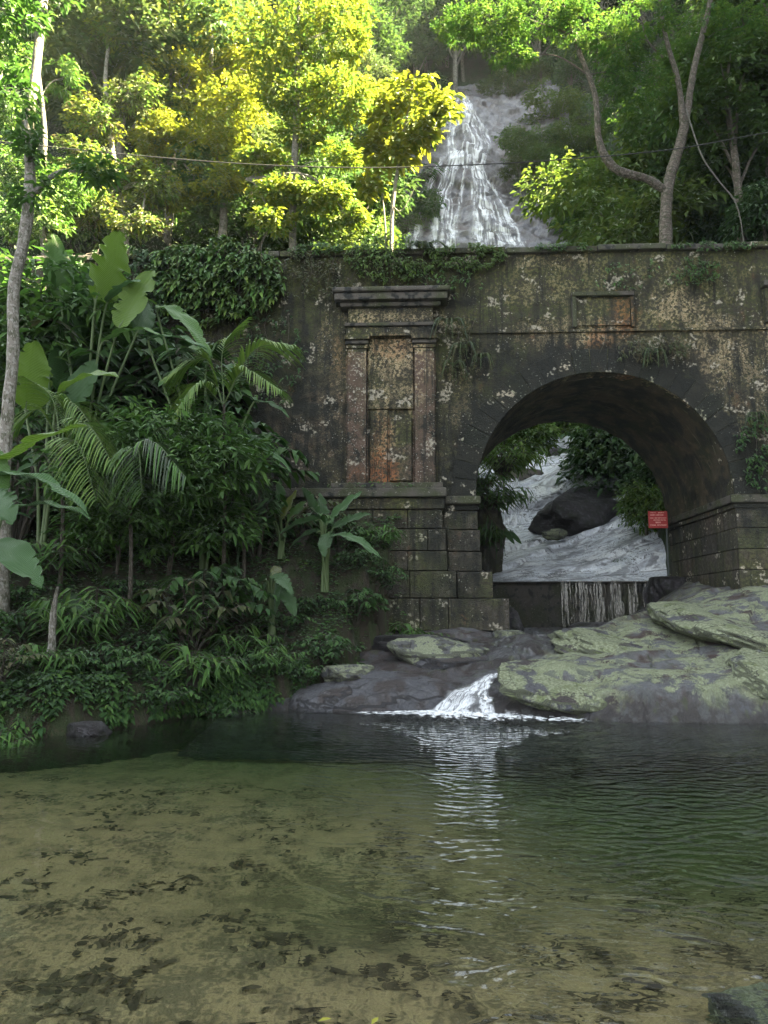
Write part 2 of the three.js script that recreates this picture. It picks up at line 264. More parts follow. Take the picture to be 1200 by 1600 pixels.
  B('niche_panel', block(X(578), X(606), Y(757), Y(641), ZF - 0.2, ZF + 0.075, 0.04));
  B('niche_panel', block(X(609), X(643), Y(752), Y(650), ZF - 0.2, ZF + 0.12, 0.02));
  // string course and plaque frame
  for (let x = X(702); x < XR; x += 1.9) B('string_course', block(x + 0.006, Math.min(XR, x + 1.894), Y(524), Y(520), ZF - 0.2, ZF + 0.075 + 0.02 * br(), 0.02), stone);
  B('plaque', block(X(899, 490), X(984, 490), Y(514), Y(474), ZF - 0.2, ZF + 0.06, 0.02));
  B('plaque_frame', block(X(893, 490), X(899.5, 490), Y(517), Y(470), ZF - 0.2, ZF + 0.13, 0.02), stoneDark); B('plaque_frame', block(X(984.5, 490), X(990, 490), Y(517), Y(470), ZF - 0.2, ZF + 0.11, 0.02));
  B('plaque_frame', block(X(893, 490), X(990, 490), Y(469.5), Y(463), ZF - 0.2, ZF + 0.14, 0.02), stoneDark);
  B('parapet_pier', block(X(1192, 480), XR, Y(514), Y(462), ZF - 0.2, ZF + 0.16, 0.03)); B('parapet_pier', block(X(1188, 456), XR, Y(461), Y(452), ZF - 0.2, ZF + 0.26, 0.03), stoneDark);
}

// ---------------------------------------------------------------- pool, rock ledge, banks
const shoreD = table([[-12, 9.4], [-8, 10.0], [-6, 10.8], [-4.9, 12.0], [-4.06, 13.6], [-2.2, 14.85], [0, 14.6], [2, 13.95], [4, 13.15], [6.25, 13.0], [9, 12.5], [14, 12.0]].map(([x, d]) => [x, d * (x > -2 ? 1.035 : 1.03)])); // distance of the waterline from the camera
const ledgeR = table([[-3, -1.6], [-1, -0.55], [0, -0.02], [0.35, 0.30], [1.2, 0.62], [2.4, 0.80], [4.2, 1.22], [6, 1.62], [8, 1.9], [12, 2.3]]);
const ledgeL = table([[-3, -1.6], [-1, -0.6], [0, -0.03], [0.3, 0.24], [1.0, 0.5], [2.0, 0.82], [3.4, 1.2], [5.2, 1.58], [11, 1.7]]);
const chanX = table([[13.5, 0.85], [14.6, 1.0], [15.8, 1.5], [17.4, 2.5], [19, 3.5], [21, 4.3], [25, 5.0]]);
const chanW = table([[13.5, 0.95], [14.4, 0.8], [15.2, 0.5], [16, 0.5], [17, 0.8], [19, 1.5], [21, 2.4], [25, 3.0]]);
const chanY = table([[13.4, -0.6], [14.5, -0.12], [14.9, 0.10], [15.3, 0.36], [15.9, 0.70], [16.6, 0.90], [18, 1.05], [20, 1.18], [23, 1.35], [25.4, 1.45]]);
function ledgeBase(x, d) {
  const s = d - shoreD(x), r = ledgeR(s) + Math.max(0, x - 4.6) * 0.17 * ss(0.6, 5, s), l = ledgeL(s);
  let y = lerp(l, r, ss(0.6, 2.4, x - (d - 14) * 0.35));
  const q = (x - chanX(d)) / chanW(d);
  return lerp(y, Math.min(y, chanY(d)), Math.exp(-q * q * q * q));
}
function ledgeY(x, d) {
  let y = ledgeBase(x, d);
  const wx = x + 0.8 * fbm(x * 0.3, d * 0.3, 2), wd = d + 0.6 * fbm(x * 0.35 + 8, d * 0.35, 2);
  const bed = wd * 0.45 - wx * 0.24, tooth = bed - Math.floor(bed);                          // broad rounded slabs that step up behind one another
  y += 0.17 * ss(1.6, 2.6, x) * ss(0, 1, d - shoreD(x)) * (1 - ss(18.5, 20, d)) + 0.10 * (ss(0, 0.12, tooth) - tooth) + 0.14 * fbm(x * 0.4, d * 0.45, 2) + 0.02 * fbm(x * 1.6, d * 2.0, 3) + 0.012 * fbm(x * 6, d * 8, 3);
  const crack = Math.abs(N2(wx * 0.38 + 20, wd * 0.75)); y -= 0.10 * (1 - ss(0, 0.045, crack));
  return y;
}
const rockCol = { dark: [0.028, 0.024, 0.023], brown: [0.058, 0.040, 0.034], grey: [0.125, 0.125, 0.128], lichen: [0.215, 0.240, 0.140], pale: [0.32, 0.345, 0.225], moss: [0.055, 0.068, 0.025] };
function ledgeLook(x, d) { // lichen 0..1, wet 0..1
  const s = d - shoreD(x), q = Math.abs(x - chanX(d)) / chanW(d), e = 0.5 * fbm(x * 0.9, d * 0.9, 4) + 0.4 * fbm(x * 4, d * 4, 3);
  const rightSide = ss(0.9, 1.9, (x - chanX(d)) / chanW(d) + e * 0.8);
  const lich = rightSide * ss(0.12, 0.5, s + e * 0.5) * (1 - ss(0.12, 0.42, fbm(x * 0.55 + 3.3, d * 0.75 + 9, 3) + e * 0.25));
  const wet = clamp(1 - ss(0.9, 1.6, q + e * 0.5) + (1 - ss(0.0, 0.35, s + 0.2 * e)) + (x < 1 ? 0.7 : 0));
  return [lich, wet];
}
const LX0 = -3.6, LX1 = 12, LD0 = 11.6, LD1 = 25.3, ledgeUV = (p) => [p[0], -p[2]];
const ledgeMap = over(colourTexture(2048, 1536, (i, j) => {
  const x = lerp(LX0, LX1, i / 2048), d = lerp(LD0, LD1, j / 1536), [lich, wet] = ledgeLook(x, d);
  const f = fbm(x * 5, d * 6, 4, 0.6), t = fbm(x * 22, d * 22, 2), m = fbm(x * 1.2 + 4, d * 1.4, 3);
  const c = [...rockCol.grey]; mixc(c, rockCol.brown, Math.max(ss(-0.2, 0.4, m), 0.85 * ss(1.6, 0.2, x))); mixc(c, [0.05, 0.045, 0.042], 0.8 * ss(0.55, 0.1, d - shoreD(x) + 0.25 * f)); mixc(c, rockCol.dark, 0.8 * wet * ss(-0.6, 0.2, f + m * 0.5)); 
  mixc(c, [0.075, 0.078, 0.092], 0.6 * ss(0.1, 0.5, -m) * ss(-0.2, 0.2, f));
  mixc(c, rockCol.moss, 0.55 * ss(0.25, 0.55, fbm(x * 2.2 + 50, d * 2.2, 3)) * (1 - lich));
  const e2 = fbm(x * 0.9 + 70, d * 1.2, 4, 0.55), L = lich * ss(-0.30, -0.05, e2 + 0.30 * f + 0.15 * t);
  mixc(c, rockCol.lichen, L * 0.92); mixc(c, rockCol.pale, 0.4 * L * ss(0.0, 0.4, fbm(x * 3.2 + 7, d * 3.6, 4, 0.6) + 0.4 * t));
  mixc(c, [0.05, 0.05, 0.045], 0.75 * (1 - ss(0.0, 0.07, Math.abs(N2(x * 0.7 + 20 + 0.15 * f, d * 1.1) + 0.1 * t))) * (0.4 + 0.6 * lich)); mixc(c, [0.085, 0.088, 0.085], 0.7 * ss(0.12, 0.4, fbm(x * 1.7 + 9, d * 2.1, 4, 0.6)));
  const k = 1 + 0.2 * t + 0.15 * f; return [c[0] * k, c[1] * k, c[2] * k];
}), LX0, LX1, LD0, LD1);
const ledgeRough = over(valueTexture(1024, 768, (i, j) => { const x = lerp(LX0, LX1, i / 1024), d = lerp(LD0, LD1, j / 768), [l, w] = ledgeLook(x, d); return clamp(0.85 + 0.1 * l - 0.42 * w * (1 - l) + 0.12 * fbm(x * 4, d * 4, 3), 0.16, 1); }), LX0, LX1, LD0, LD1);
const ledgeMat = new THREE.MeshStandardMaterial({ name: 'ledge rock', map: ledgeMap, roughness: 1, roughnessMap: ledgeRough, bumpMap: grainOver(1.1), bumpScale: 0.055 });
struct('rock_ledge', sheet(390, 360, (a, b) => { const x = lerp(LX0, LX1, a), d = lerp(LD0, LD1, b); return [x, ledgeY(x, d), -d]; }, ledgeUV), ledgeMat, 'rough stepped rock ledge between the pool and the bridge');

// pool bed
const bedNear = table([[0, 0.22], [3.4, 0.34], [5, 0.5], [7, 0.66], [8.5, 0.95], [10, 1.35], [12, 1.9], [14, 2.2], [16, 2.3]]);
function bedY(x, d) {
  let y = bedNear(d) + 1.25 * ss(-0.4, 3.2, x) * ss(4.4, 8, d) + 0.42 * Math.exp(-(((x + 0.35) / 1.0) ** 2) - (((d - 5.9) / 0.8) ** 2)) - 0.18 * ss(-1, -3.5, x) * ss(5, 8, d) * (1 - ss(9, 11, d));
  return -(y + 0.07 * fbm(x * 0.6, d * 0.6, 3) + 0.03 * fbm(x * 2.2, d * 2.2, 3));
}
const bedMap = over(colourTexture(2048, 1536, (i, j) => {
  const x = lerp(-9, 9, i / 2048), d = lerp(1, 15, j / 1536), f = fbm(x * 2.2, d * 2.2, 4), t = fbm(x * 14, d * 11, 3), b = fbm(x * 0.55 + 7, d * 0.55, 3);
  const c = [0.38, 0.288, 0.155]; mixc(c, [0.285, 0.215, 0.118], ss(-0.2, 0.5, f)); mixc(c, [0.42, 0.33, 0.19], 0.5 * ss(0.2, 0.6, b));
  const lit = ss(0.16, 0.5, t + 0.75 * b + 0.42 * f + 0.18 * ss(6.5, 4, d)); mixc(c, [0.10, 0.083, 0.05], 0.6 * lit);
  mixc(c, [0.070, 0.062, 0.032], 0.6 * Math.exp(-(((x + 0.3) / 1.1) ** 2) - (((d - 5.9) / 0.9) ** 2)) * ss(-0.5, 0.1, t + f));
  const k = 1 + 0.25 * fbm(x * 40, d * 40, 2); return [c[0] * k, c[1] * k, c[2] * k];
}), -9, 9, 1, 15);
const bedMat = new THREE.MeshStandardMaterial({ name: 'sandy bed', map: bedMap, roughness: 1, bumpMap: grainOver(1.2), bumpScale: 0.03 });
struct('pool_bed', sheet(220, 160, (a, b) => { const x = lerp(-13, 15, a), d = lerp(-6, 17, b); return [x, d < 1.8 ? lerp(bedY(x, 1.8), 0.35, (1.8 - d) / 7) : bedY(x, d), -d]; }, ledgeUV), bedMat, 'sandy pool bed strewn with dark leaf litter');
// sunken leaf litter
{
  const r = rngOf(91), g = new THREE.BufferGeometry();
  g.setAttribute('position', new THREE.Float32BufferAttribute([-1, 0, 0, -0.3, 0.12, 0.42, 0.35, 0.05, 0.36, 1, 0.2, 0, 0.3, 0.10, -0.4, -0.4, 0.02, -0.36], 3)); g.setIndex([0, 1, 5, 1, 2, 5, 2, 4, 5, 2, 3, 4]); g.computeVertexNormals();
  const n = 7500, m = new THREE.InstancedMesh(g, new THREE.MeshStandardMaterial({ name: 'sunken leaves', roughness: 1, color: rgb(1, 1, 1) }), n), M = new THREE.Matrix4(), q = new THREE.Quaternion(), e = new THREE.Euler(), c = new THREE.Color();
  let k = 0;
  while (k < n) {
    const d = 2.6 + 7.4 * Math.pow(r(), 1.5), x = (r() - 0.5) * d * 1.25, p = fbm(x * 0.9, d * 1.1, 3) + 0.5 * fbm(x * 3, d * 3, 2);
    if (p < 0.12 + 0.25 * r() - 0.1 * ss(6, 3.5, d)) continue;
    e.set((r() - 0.5) * 0.7, r() * 6.3, (r() - 0.5) * 0.7); q.setFromEuler(e); const s = 0.014 + 0.055 * r() * r();
    M.compose(V(x, bedY(x, d) + 0.012, -d), q, V(s * (0.8 + r()), s, s)); m.setMatrixAt(k, M); const w = 0.6 + 0.9 * r(); m.setColorAt(k, c.setRGB(0.075 * w, 0.058 * w, 0.034 * w)); k++;
  }
  m.name = 'leaf_litter'; shade(m); tag(m, 'dark rotting leaf litter lying on the sandy pool bed', 'leaf litter', null, 'stuff'); scene.add(m);
}
// water: ripples run out from the foot of the cascade, calmer on the left
const PX0 = -10, PX1 = 11, PD0 = 0, PD1 = 16;
const ripple = over(floatTexture(2048, 1600, (i, j) => {
  const x = lerp(PX0, PX1, i / 2048), d = lerp(PD0, PD1, j / 1600), dx = x - 1.0, dd = d - 14.3, r = Math.hypot(dx, dd), a = Math.atan2(dx, -dd);
  const side = ss(-1.6, 0.9, x + (d - 8) * 0.06 + 0.6 * fbm(x * 0.4, d * 0.4, 2)), warp = 0.30 * fbm(x * 0.7, d * 0.7, 2) + 0.05 * fbm(x * 3, d * 3, 2);
  const amp = lerp(0.16, 1, side) * (0.75 + 0.25 * ss(10, 1, r)) * (0.55 + 0.45 * fbm(x * 0.9 + 31, d * 1.3, 2));
  let h = amp * (0.5 * Math.sin((r + warp) * 34) + 0.45 * Math.sin((r + warp * 1.4) * 21 + a * 3) + 0.35 * Math.sin((d * 0.9 + x * 0.35 + warp * 1.2) * 27));
  h += amp * (0.55 * fbm(x * 2.6, d * 5.2, 3)) + 0.06 * fbm(x * 1.3, d * 2.0, 3) + 0.5 * amp * fbm(x * 6, d * 13, 2);
  return 0.5 + 0.2 * h;
}), PX0, PX1, PD0, PD1);
const waterMat = new THREE.MeshPhysicalMaterial({ name: 'pool water', color: 0xffffff, roughness: 0.0, transmission: 1, thickness: 1, ior: 1.333, attenuationColor: rgb(0.46, 0.64, 0.50), attenuationDistance: 2.8, bumpMap: ripple, bumpScale: 0.085 });
struct('water', sheet(40, 40, (a, b) => [lerp(-13, 15, a), 0, -lerp(-5, 16.2, b)], ledgeUV), waterMat, 'clear green pool water with fine ripples below the bridge');

// left bank: a mossy edge wall of earth, then ground climbing towards the bridge
function bankY(x, d) {
  const s = d - shoreD(x) - 0.15 * fbm(x * 1.3, d * 1.3, 2);
  let y = s < 0 ? s * 1.2 : 0.62 * ss(0, 0.45, s) + 0.17 * Math.min(s, 2.0) + 0.78 * Math.max(0, s - 2.0);
  y += 1.4 * ss(15.6, 18.2, d) * ss(-5.5, -3, x);
  y = Math.min(y, 5.6 + 0.15 * (d - 18)) + 0.35 * ss(3, 6, s) * fbm(x * 0.5, d * 0.5, 3) + 0.08 * fbm(x * 2, d * 2, 3) * ss(-0.3, 0.3, s);
  const xb = -2.35 + 0.55 * (d - 14.9); return lerp(y, Math.min(y, ledgeBase(x, d) - 0.4), ss(xb - 0.55, xb + 0.1, x + 0.25 * fbm(x * 2, d * 2, 2)));
}
const soilMap = over(colourTexture(1024, 1024, (i, j) => { const x = i / 64, d = j / 64, f = fbm(x * 2, d * 2, 4), t = fbm(x * 11, d * 11, 3), c = [0.050, 0.042, 0.028]; mixc(c, [0.038, 0.052, 0.018], ss(-0.25, 0.3, f)); mixc(c, [0.085, 0.066, 0.042], 0.6 * ss(0.2, 0.5, t)); return c; }), 0, 12, 0, 12);
const soilMat = new THREE.MeshStandardMaterial({ name: 'mossy soil', map: soilMap, roughness: 1, bumpMap: grainOver(1.0), bumpScale: 0.08 });
struct('earth_bank', sheet(170, 150, (a, b) => { const x = lerp(-15, -0.6, a), d = lerp(8.2, 20.3, b); return [x, bankY(x, d), -d]; }, ledgeUV), soilMat, 'dark mossy earth bank rising on the left of the pool');

// ---------------------------------------------------------------- valley behind the bridge
const streamY = table([[24.9, 2.92], [26, 3.15], [28, 3.9], [31, 5.1], [32.3, 5.7], [33.4, 7.5], [36, 8.7], [41, 11.3], [43, 13.0], [46, 19.2], [49.5, 27.4], [51.5, 32.0], [53, 33.2], [55.6, 41.4], [58, 45], [62, 48.5], [66, 55], [75, 69], [90, 93], [110, 118], [135, 134]]);
const streamX = table([[25, 5.1], [33, 5.6], [42, 6.3], [50, 5.2], [58, 4.2], [70, 3.6]]);
const ridgeTop = table([[-30, 60], [14, 60], [19, 56], [36, 56], [41, 74], [50, 88], [60, 98], [80, 112], [130, 150]]); // right crest shaped for shade, its saddle cut to let sun onto the left trees
function hill(x, d) {
  const n = fbm(x * 0.06, d * 0.06, 4), g = streamY(d), off = x - streamX(d), half = lerp(3.1, 5.2, ss(30, 52, d));
  const rightH = 10.2 + lerp(ss(24.6, 30, d), 1, ss(12, 18, x)) * (ridgeTop(d) - 10.2) / 31 * Math.max(0, Math.min(x, 40) - 9.0) - 0.5 * Math.max(0, x - 46) + 0.1 * Math.max(0, d - 26);
  const leftH = 10.0 + 0.85 * ss(24.8, 33, d) * Math.max(0, -2.5 - x) + 0.55 * Math.max(0, d - 34) + 0.016 * Math.max(0, -x) * Math.max(0, d - 26);
  const bank = Math.max(0, Math.abs(off) - half), side = off > 0 ? rightH : leftH;
  const k = ss(0, lerp(2.4, 5, ss(28, 50, d)), bank);
  let y = lerp(g, Math.max(g + 0.25 * bank, side), k);
  y += (0.6 + 2.2 * ss(30, 70, d)) * n * ss(0.5, 6, bank) + 0.5 * fbm(x * 0.4, d * 0.4, 3) * ss(0, 3, bank);
  if (Math.abs(off) < half + 1.0 && d < 62) y -= 1.2 * (1 - ss(half - 0.8, half + 1.0, Math.abs(off)));  // the rock sheet of the stream lies over it
  return y;
}
const floorMap = over(colourTexture(1024, 1024, (i, j) => { const x = i / 20, d = j / 20, f = fbm(x * 0.7, d * 0.7, 4), t = fbm(x * 3, d * 3, 4), c = [0.036, 0.048, 0.020]; mixc(c, [0.028, 0.055, 0.016], ss(-0.2, 0.3, f)); mixc(c, [0.070, 0.066, 0.046], 0.6 * ss(0.15, 0.45, t - f * 0.4)); return c; }), 0, 50, 0, 50);
const floorMat = new THREE.MeshStandardMaterial({ name: 'forest floor', map: floorMap, roughness: 1, bumpMap: over(grain.clone(), 0, 9, 0, 9), bumpScale: 0.5 });
struct('terrain', sheet(250, 210, (a, b) => { const x = lerp(-62, 66, a), d = lerp(25.15, 132, Math.pow(b, 1.25)); return [x, hill(x, d), -d]; }, ledgeUV), floorMat, 'steep forested valley sides behind the bridge');
// unseen ridge continued past the camera, shaped to keep the pool in shade
struct('hillside', sheet(60, 60, (a, b) => { const x = lerp(17.2, 66, a), d = lerp(-30, 25.4, b); return [x, 2.5 + 6 * ss(8, 25, d) + (ridgeTop(d) - 2.5 - 6 * ss(8, 25, d)) / 22.8 * Math.max(0, Math.min(x, 40) - 17.2) - 0.5 * Math.max(0, x - 46) + 1.2 * fbm(x * 0.1, d * 0.1, 3), -d]; }, ledgeUV), floorMat, 'unseen hillside on the right, shaped to keep the pool in shade');

// stream and falls rock: a fine sheet over the valley floor, laid out along its own slope
const prof = []; { let s = 0, pd = 24.7, py = streamY(24.7); for (let d = 24.7; d <= 63; d += 0.05) { const y = streamY(d); s += Math.hypot(d - pd, y - py); pd = d; py = y; prof.push([s, d, y]); } }
const SL = prof[prof.length - 1][0], profD = table(prof.map((p) => [p[0], p[1]])), profS = table(prof.map((p) => [p[1], p[0]]));
function streamPoint(x, s, lift = 0, calm = 1) { // calm 0: without the small relief
  const d = profD(s), d2 = profD(Math.min(SL, s + 0.4)), y = streamY(d), ty = streamY(d2) - y, td = d2 - d, l = Math.hypot(ty, td) || 1, nY = td / l, nD = -ty / l; // normal: up and towards the camera
  const off = x - streamX(d), half = lerp(3.1, 5.2, ss(30, 52, d)), steep = ss(41, 45, d);
  const wx = x + 0.7 * fbm(x * 0.25, s * 0.25, 2), ws = s + 0.8 * fbm(x * 0.3 + 4, s * 0.2, 2);
  const bed = steep > 0.5 ? ws * 0.62 + wx * 0.32 : s * 0.42 - x * 0.30 + 0.5 * fbm(x * 0.2, s * 0.2, 2), tooth = bed - Math.floor(bed);
  let n = calm * ((0.2 + 0.12 * steep) * (ss(0, 0.14, tooth) - tooth) + (0.06 + 0.5 * steep) * (ridge(wx * 0.3, ws * 0.38, 4) - 0.62) + (0.03 + 0.04 * steep) * fbm(x * 1.7, s * 2.4, 3));
  n += 0.9 * steep * Math.exp(-(((x - 4.3) / 2.2) ** 2)) * ss(52.6, 53.8, d) * (1 - ss(56, 58, d));      // dome that carries the upper veil
  n += (d < 32 ? 0.55 * ss(0.5, 3, off) - 0.25 * ss(0, -2.4, off) : 0) + (d > 31.5 && d < 43 ? 0.65 * ss(-0.8, 1.6, off) * (1 - ss(39, 43, d)) : 0);
  n += 0.7 * ss(half - 1, half + 2, Math.abs(off)); n *= ss(25.0, 27.5, d);
  return [x, y + nY * (n + lift), -(d + nD * (n + lift))];
}
const SX0 = -1.5, SX1 = 12.5;
const flowMap = over(colourTexture(1024, 2048, (i, j) => {
  const x = lerp(SX0, SX1, i / 1024), s = lerp(0, SL, j / 2048), d = profD(s), off = x - streamX(d), f = fbm(x * 2.6, s * 2.6, 4, 0.6), m = fbm(x * 0.6, s * 0.6, 4), t = fbm(x * 9, s * 9, 2), w = fbm(x * 4.5 + 2 * m, s * 0.9, 4);
  const c = [0.14, 0.138, 0.148]; mixc(c, [0.085, 0.076, 0.074], ss(-0.1, 0.4, m)); mixc(c, [0.20, 0.195, 0.20], 0.5 * ss(0.1, 0.5, f)); mixc(c, [0.105, 0.075, 0.062], 0.5 * ss(0.2, 0.5, fbm(x * 0.4 + 30, s * 0.4, 3)));
  if (d < 44) {                                                                                                  // thin running water: foam streaks, plus the wet slabs' sky sheen painted bluish white
    const lines = fbm(x * 0.5 + 3, s * 4.2 - x * 0.7 + 1.2 * m, 4, 0.55), lip = fbm(x * 1.2 + m, s * 0.9, 3, 0.5);
    const run = d < 31.4 ? 0.88 + 0.12 * ss(1.5, -2.5, off) - 0.25 * ss(29, 31, d) * ss(0, 2, off) : 0.85;
    mixc(c, [0.76, 0.80, 0.86], run * (1 - 0.75 * ss(0.05, 0.40, fbm(x * 0.45 + 15, s * 0.8 - x * 0.45, 4, 0.55))));
    mixc(c, [0.36, 0.37, 0.40], 0.85 * ss(0.04, 0.34, lines) * (0.5 + 0.5 * ss(0.3, -0.2, lip)));
    mixc(c, [0.88, 0.90, 0.92], 0.9 * ss(0.05, 0.45, lip - 0.5 * lines) * run);
    const ch = Math.exp(-(((x - (d > 31 ? 4.35 : 3.4)) / (d > 31 ? 0.75 : 1.0)) ** 2)); if (d > 28.5 && d < 34.2) mixc(c, [0.80, 0.83, 0.86], ch * ss(-0.45, 0.15, w + 0.3 * f));
    const ck = Math.abs(N2(x * 0.35 + 7 + 0.3 * f, s * 0.8)); mixc(c, [0.030, 0.030, 0.032], 0.95 * (1 - ss(0.02, 0.08, ck))); mixc(c, [0.10, 0.10, 0.11], 0.75 * ss(0.30, 0.5, fbm(x * 0.6 + 61, s * 1.6, 4, 0.6)));
  }
  const k = 1 + 0.25 * t; return [c[0] * k, c[1] * k, c[2] * k];
}), SX0, SX1, 0, SL);
const flowMat = new THREE.MeshPhysicalMaterial({ name: 'wet stream rock', map: flowMap, roughness: 0.34, bumpMap: grainOver(2.4), bumpScale: 0.06, clearcoat: 0.6, clearcoatRoughness: 0.25 });
struct('stream_rock', sheet(130, 460, (a, b) => streamPoint(lerp(SX0, SX1, a), b * SL), (p, a, b) => [lerp(SX0, SX1, a), b * SL]), flowMat, 'wet rock slabs of the stream climbing to the waterfall');

// falling water
const fallAlpha = valueTexture(512, 1024, (i, j) => { const a = i / 512, b = j / 1024, e = ss(0, 0.2, a) * ss(1, 0.8, a) ; const w = 0.5 + 0.55 * fbm(a * 7 + 0.7 * fbm(a * 2, b * 3, 2), b * 1.6, 4, 0.6) + 0.28 * fbm(a * 38, b * 3.5, 3); const tier = 0.82 + 0.5 * fbm(a * 5 + 3, b * 13, 3, 0.6); return clamp(e * 1.2) * 0.92 * ss(0.10, 0.90, w * tier * (0.45 + 0.55 * e)); }, THREE.MirroredRepeatWrapping);
const foamMat = new THREE.MeshPhysicalMaterial({ name: 'white water', color: rgb(0.88, 0.90, 0.92), roughness: 0.45, transmission: 0.1, thickness: 0, alphaMap: fallAlpha, transparent: true });
// first point of the valley's slope seen under photograph row v
const rowD = (v) => { for (let d = 25; d < 62; d += 0.05) if (streamY(d) >= at(720, v, d).y) return d; return 62; };
const waterfall = thing('waterfall', 'white waterfall running in two strands down the far cliff', 'waterfall', [streamX(50), streamY(46), -46]);
waterfall.userData.kind = 'structure';
function strand(name, rows, rep, lift) { // rows [v, u centre, half width in photograph pixels]
  const cu = table(rows.map((r) => [r[0], r[1]])), hw = table(rows.map((r) => [r[0], r[2]])), v0 = rows[0][0], v1 = rows[rows.length - 1][0];
  const g = sheet(26, 60, (a, b) => { const v = lerp(v0, v1, b), d = rowD(v), u = cu(v) + hw(v) * (a * 2 - 1), x = at(u, v, d).x; const p = streamPoint(x, profS(d), lift + 0.12 * Math.sin(Math.PI * a) + 0.07 * fbm(a * 9 + v0, b * 5, 3), 0.8); return [p[0] - waterfall.position.x, p[1] - waterfall.position.y, p[2] - waterfall.position.z]; }, (p, a, b) => [a * rep[0] + v0 * 0.01, b * rep[1]]);
  return part(name, g, foamMat, waterfall);
}
strand('strand', [[166, 722, 7], [180, 722, 10], [200, 722, 18]], [1, 0.6], 0.25);
strand('strand', [[194, 722, 16], [206, 722, 34], [220, 722, 42], [245, 726, 46], [284, 722, 36]], [1, 0.55], 0.3);
strand('strand', [[262, 708, 20], [285, 692, 22], [310, 682, 24], [345, 676, 32], [400, 672, 40]], [1, 0.8], 0.35);
strand('strand', [[280, 738, 14], [300, 744, 24], [330, 750, 36], [360, 756, 50], [400, 762, 62]], [1, 0.8], 0.35);
// small fall among the boulders upstream, seen through the arch
{
  const g = sheet(24, 40, (a, b) => { const d = lerp(34.2, 31.6, b), x = lerp(3.55, 5.05, a) - 0.2 * b; const p = streamPoint(x, profS(d), 0.1 + 0.1 * Math.sin(a * 3.1) + 0.06 * fbm(a * 7, b * 5, 2)); return p; }, (p, a, b) => [a, b * 0.5]);
  g.translate(-4.3, -5.2, 32); const f = thing('small_waterfall', 'small white fall beside the dark boulder upstream, through the arch', 'waterfall', [4.3, 5.2, -32]); f.userData.kind = 'structure'; part('strand', g, foamMat, f);
}
// weir under the arch with a torn curtain of water over it
{
  const w = thing('weir', 'dark low weir wall under the arch with water spilling over', 'weir', [5.1, 1.2, -24.9]);
  const bl = (x0, x1, y0, y1, z0, z1, n) => { const g = block(x0, x1, y0, y1, z0, z1, 0.03); g.translate(-5.1, -1.2, 24.9); part(n, g, weirMat, w); }; const weirMat = new THREE.MeshStandardMaterial({ name: 'wet weir stone', map: wornGrey, color: rgb(0.5, 0.5, 0.48), roughness: 0.45, bumpMap: grainOver(1.8), bumpScale: 0.06 });
  bl(1.6, 8.65, 0.6, 2.86, -25.5, -24.86, 'wall'); bl(1.6, 8.65, 2.862, 2.95, -25.5, -24.80, 'crest');
  const al = valueTexture(512, 256, (i, j) => { const a = i / 512, b = j / 256, n = 0.5 + 0.5 * fbm(a * 34 + 0.4 * fbm(a * 8, b * 3, 2), b * 0.9, 3, 0.6); return ss(0.50, 0.72, n + 0.10 * b + 0.12 * Math.sin(a * 40)) * (0.75 + 0.25 * fbm(a * 60, b * 8, 2)); });
  const cm = new THREE.MeshPhysicalMaterial({ name: 'thin falling water', color: rgb(0.42, 0.40, 0.34), roughness: 0.25, transmission: 0.4, thickness: 0, alphaMap: al, transparent: true });
  const g = sheet(140, 24, (a, b) => [lerp(4.85, 8.3, a) - 5.1, lerp(2.965, 1.25, b) - 1.2, 0.1 + 0.13 * Math.sqrt(b) + 0.03 * fbm(a * 30, b * 2, 2)], (p, a, b) => [a, 1 - b]);
  part('water_curtain', g, cm, w);
}
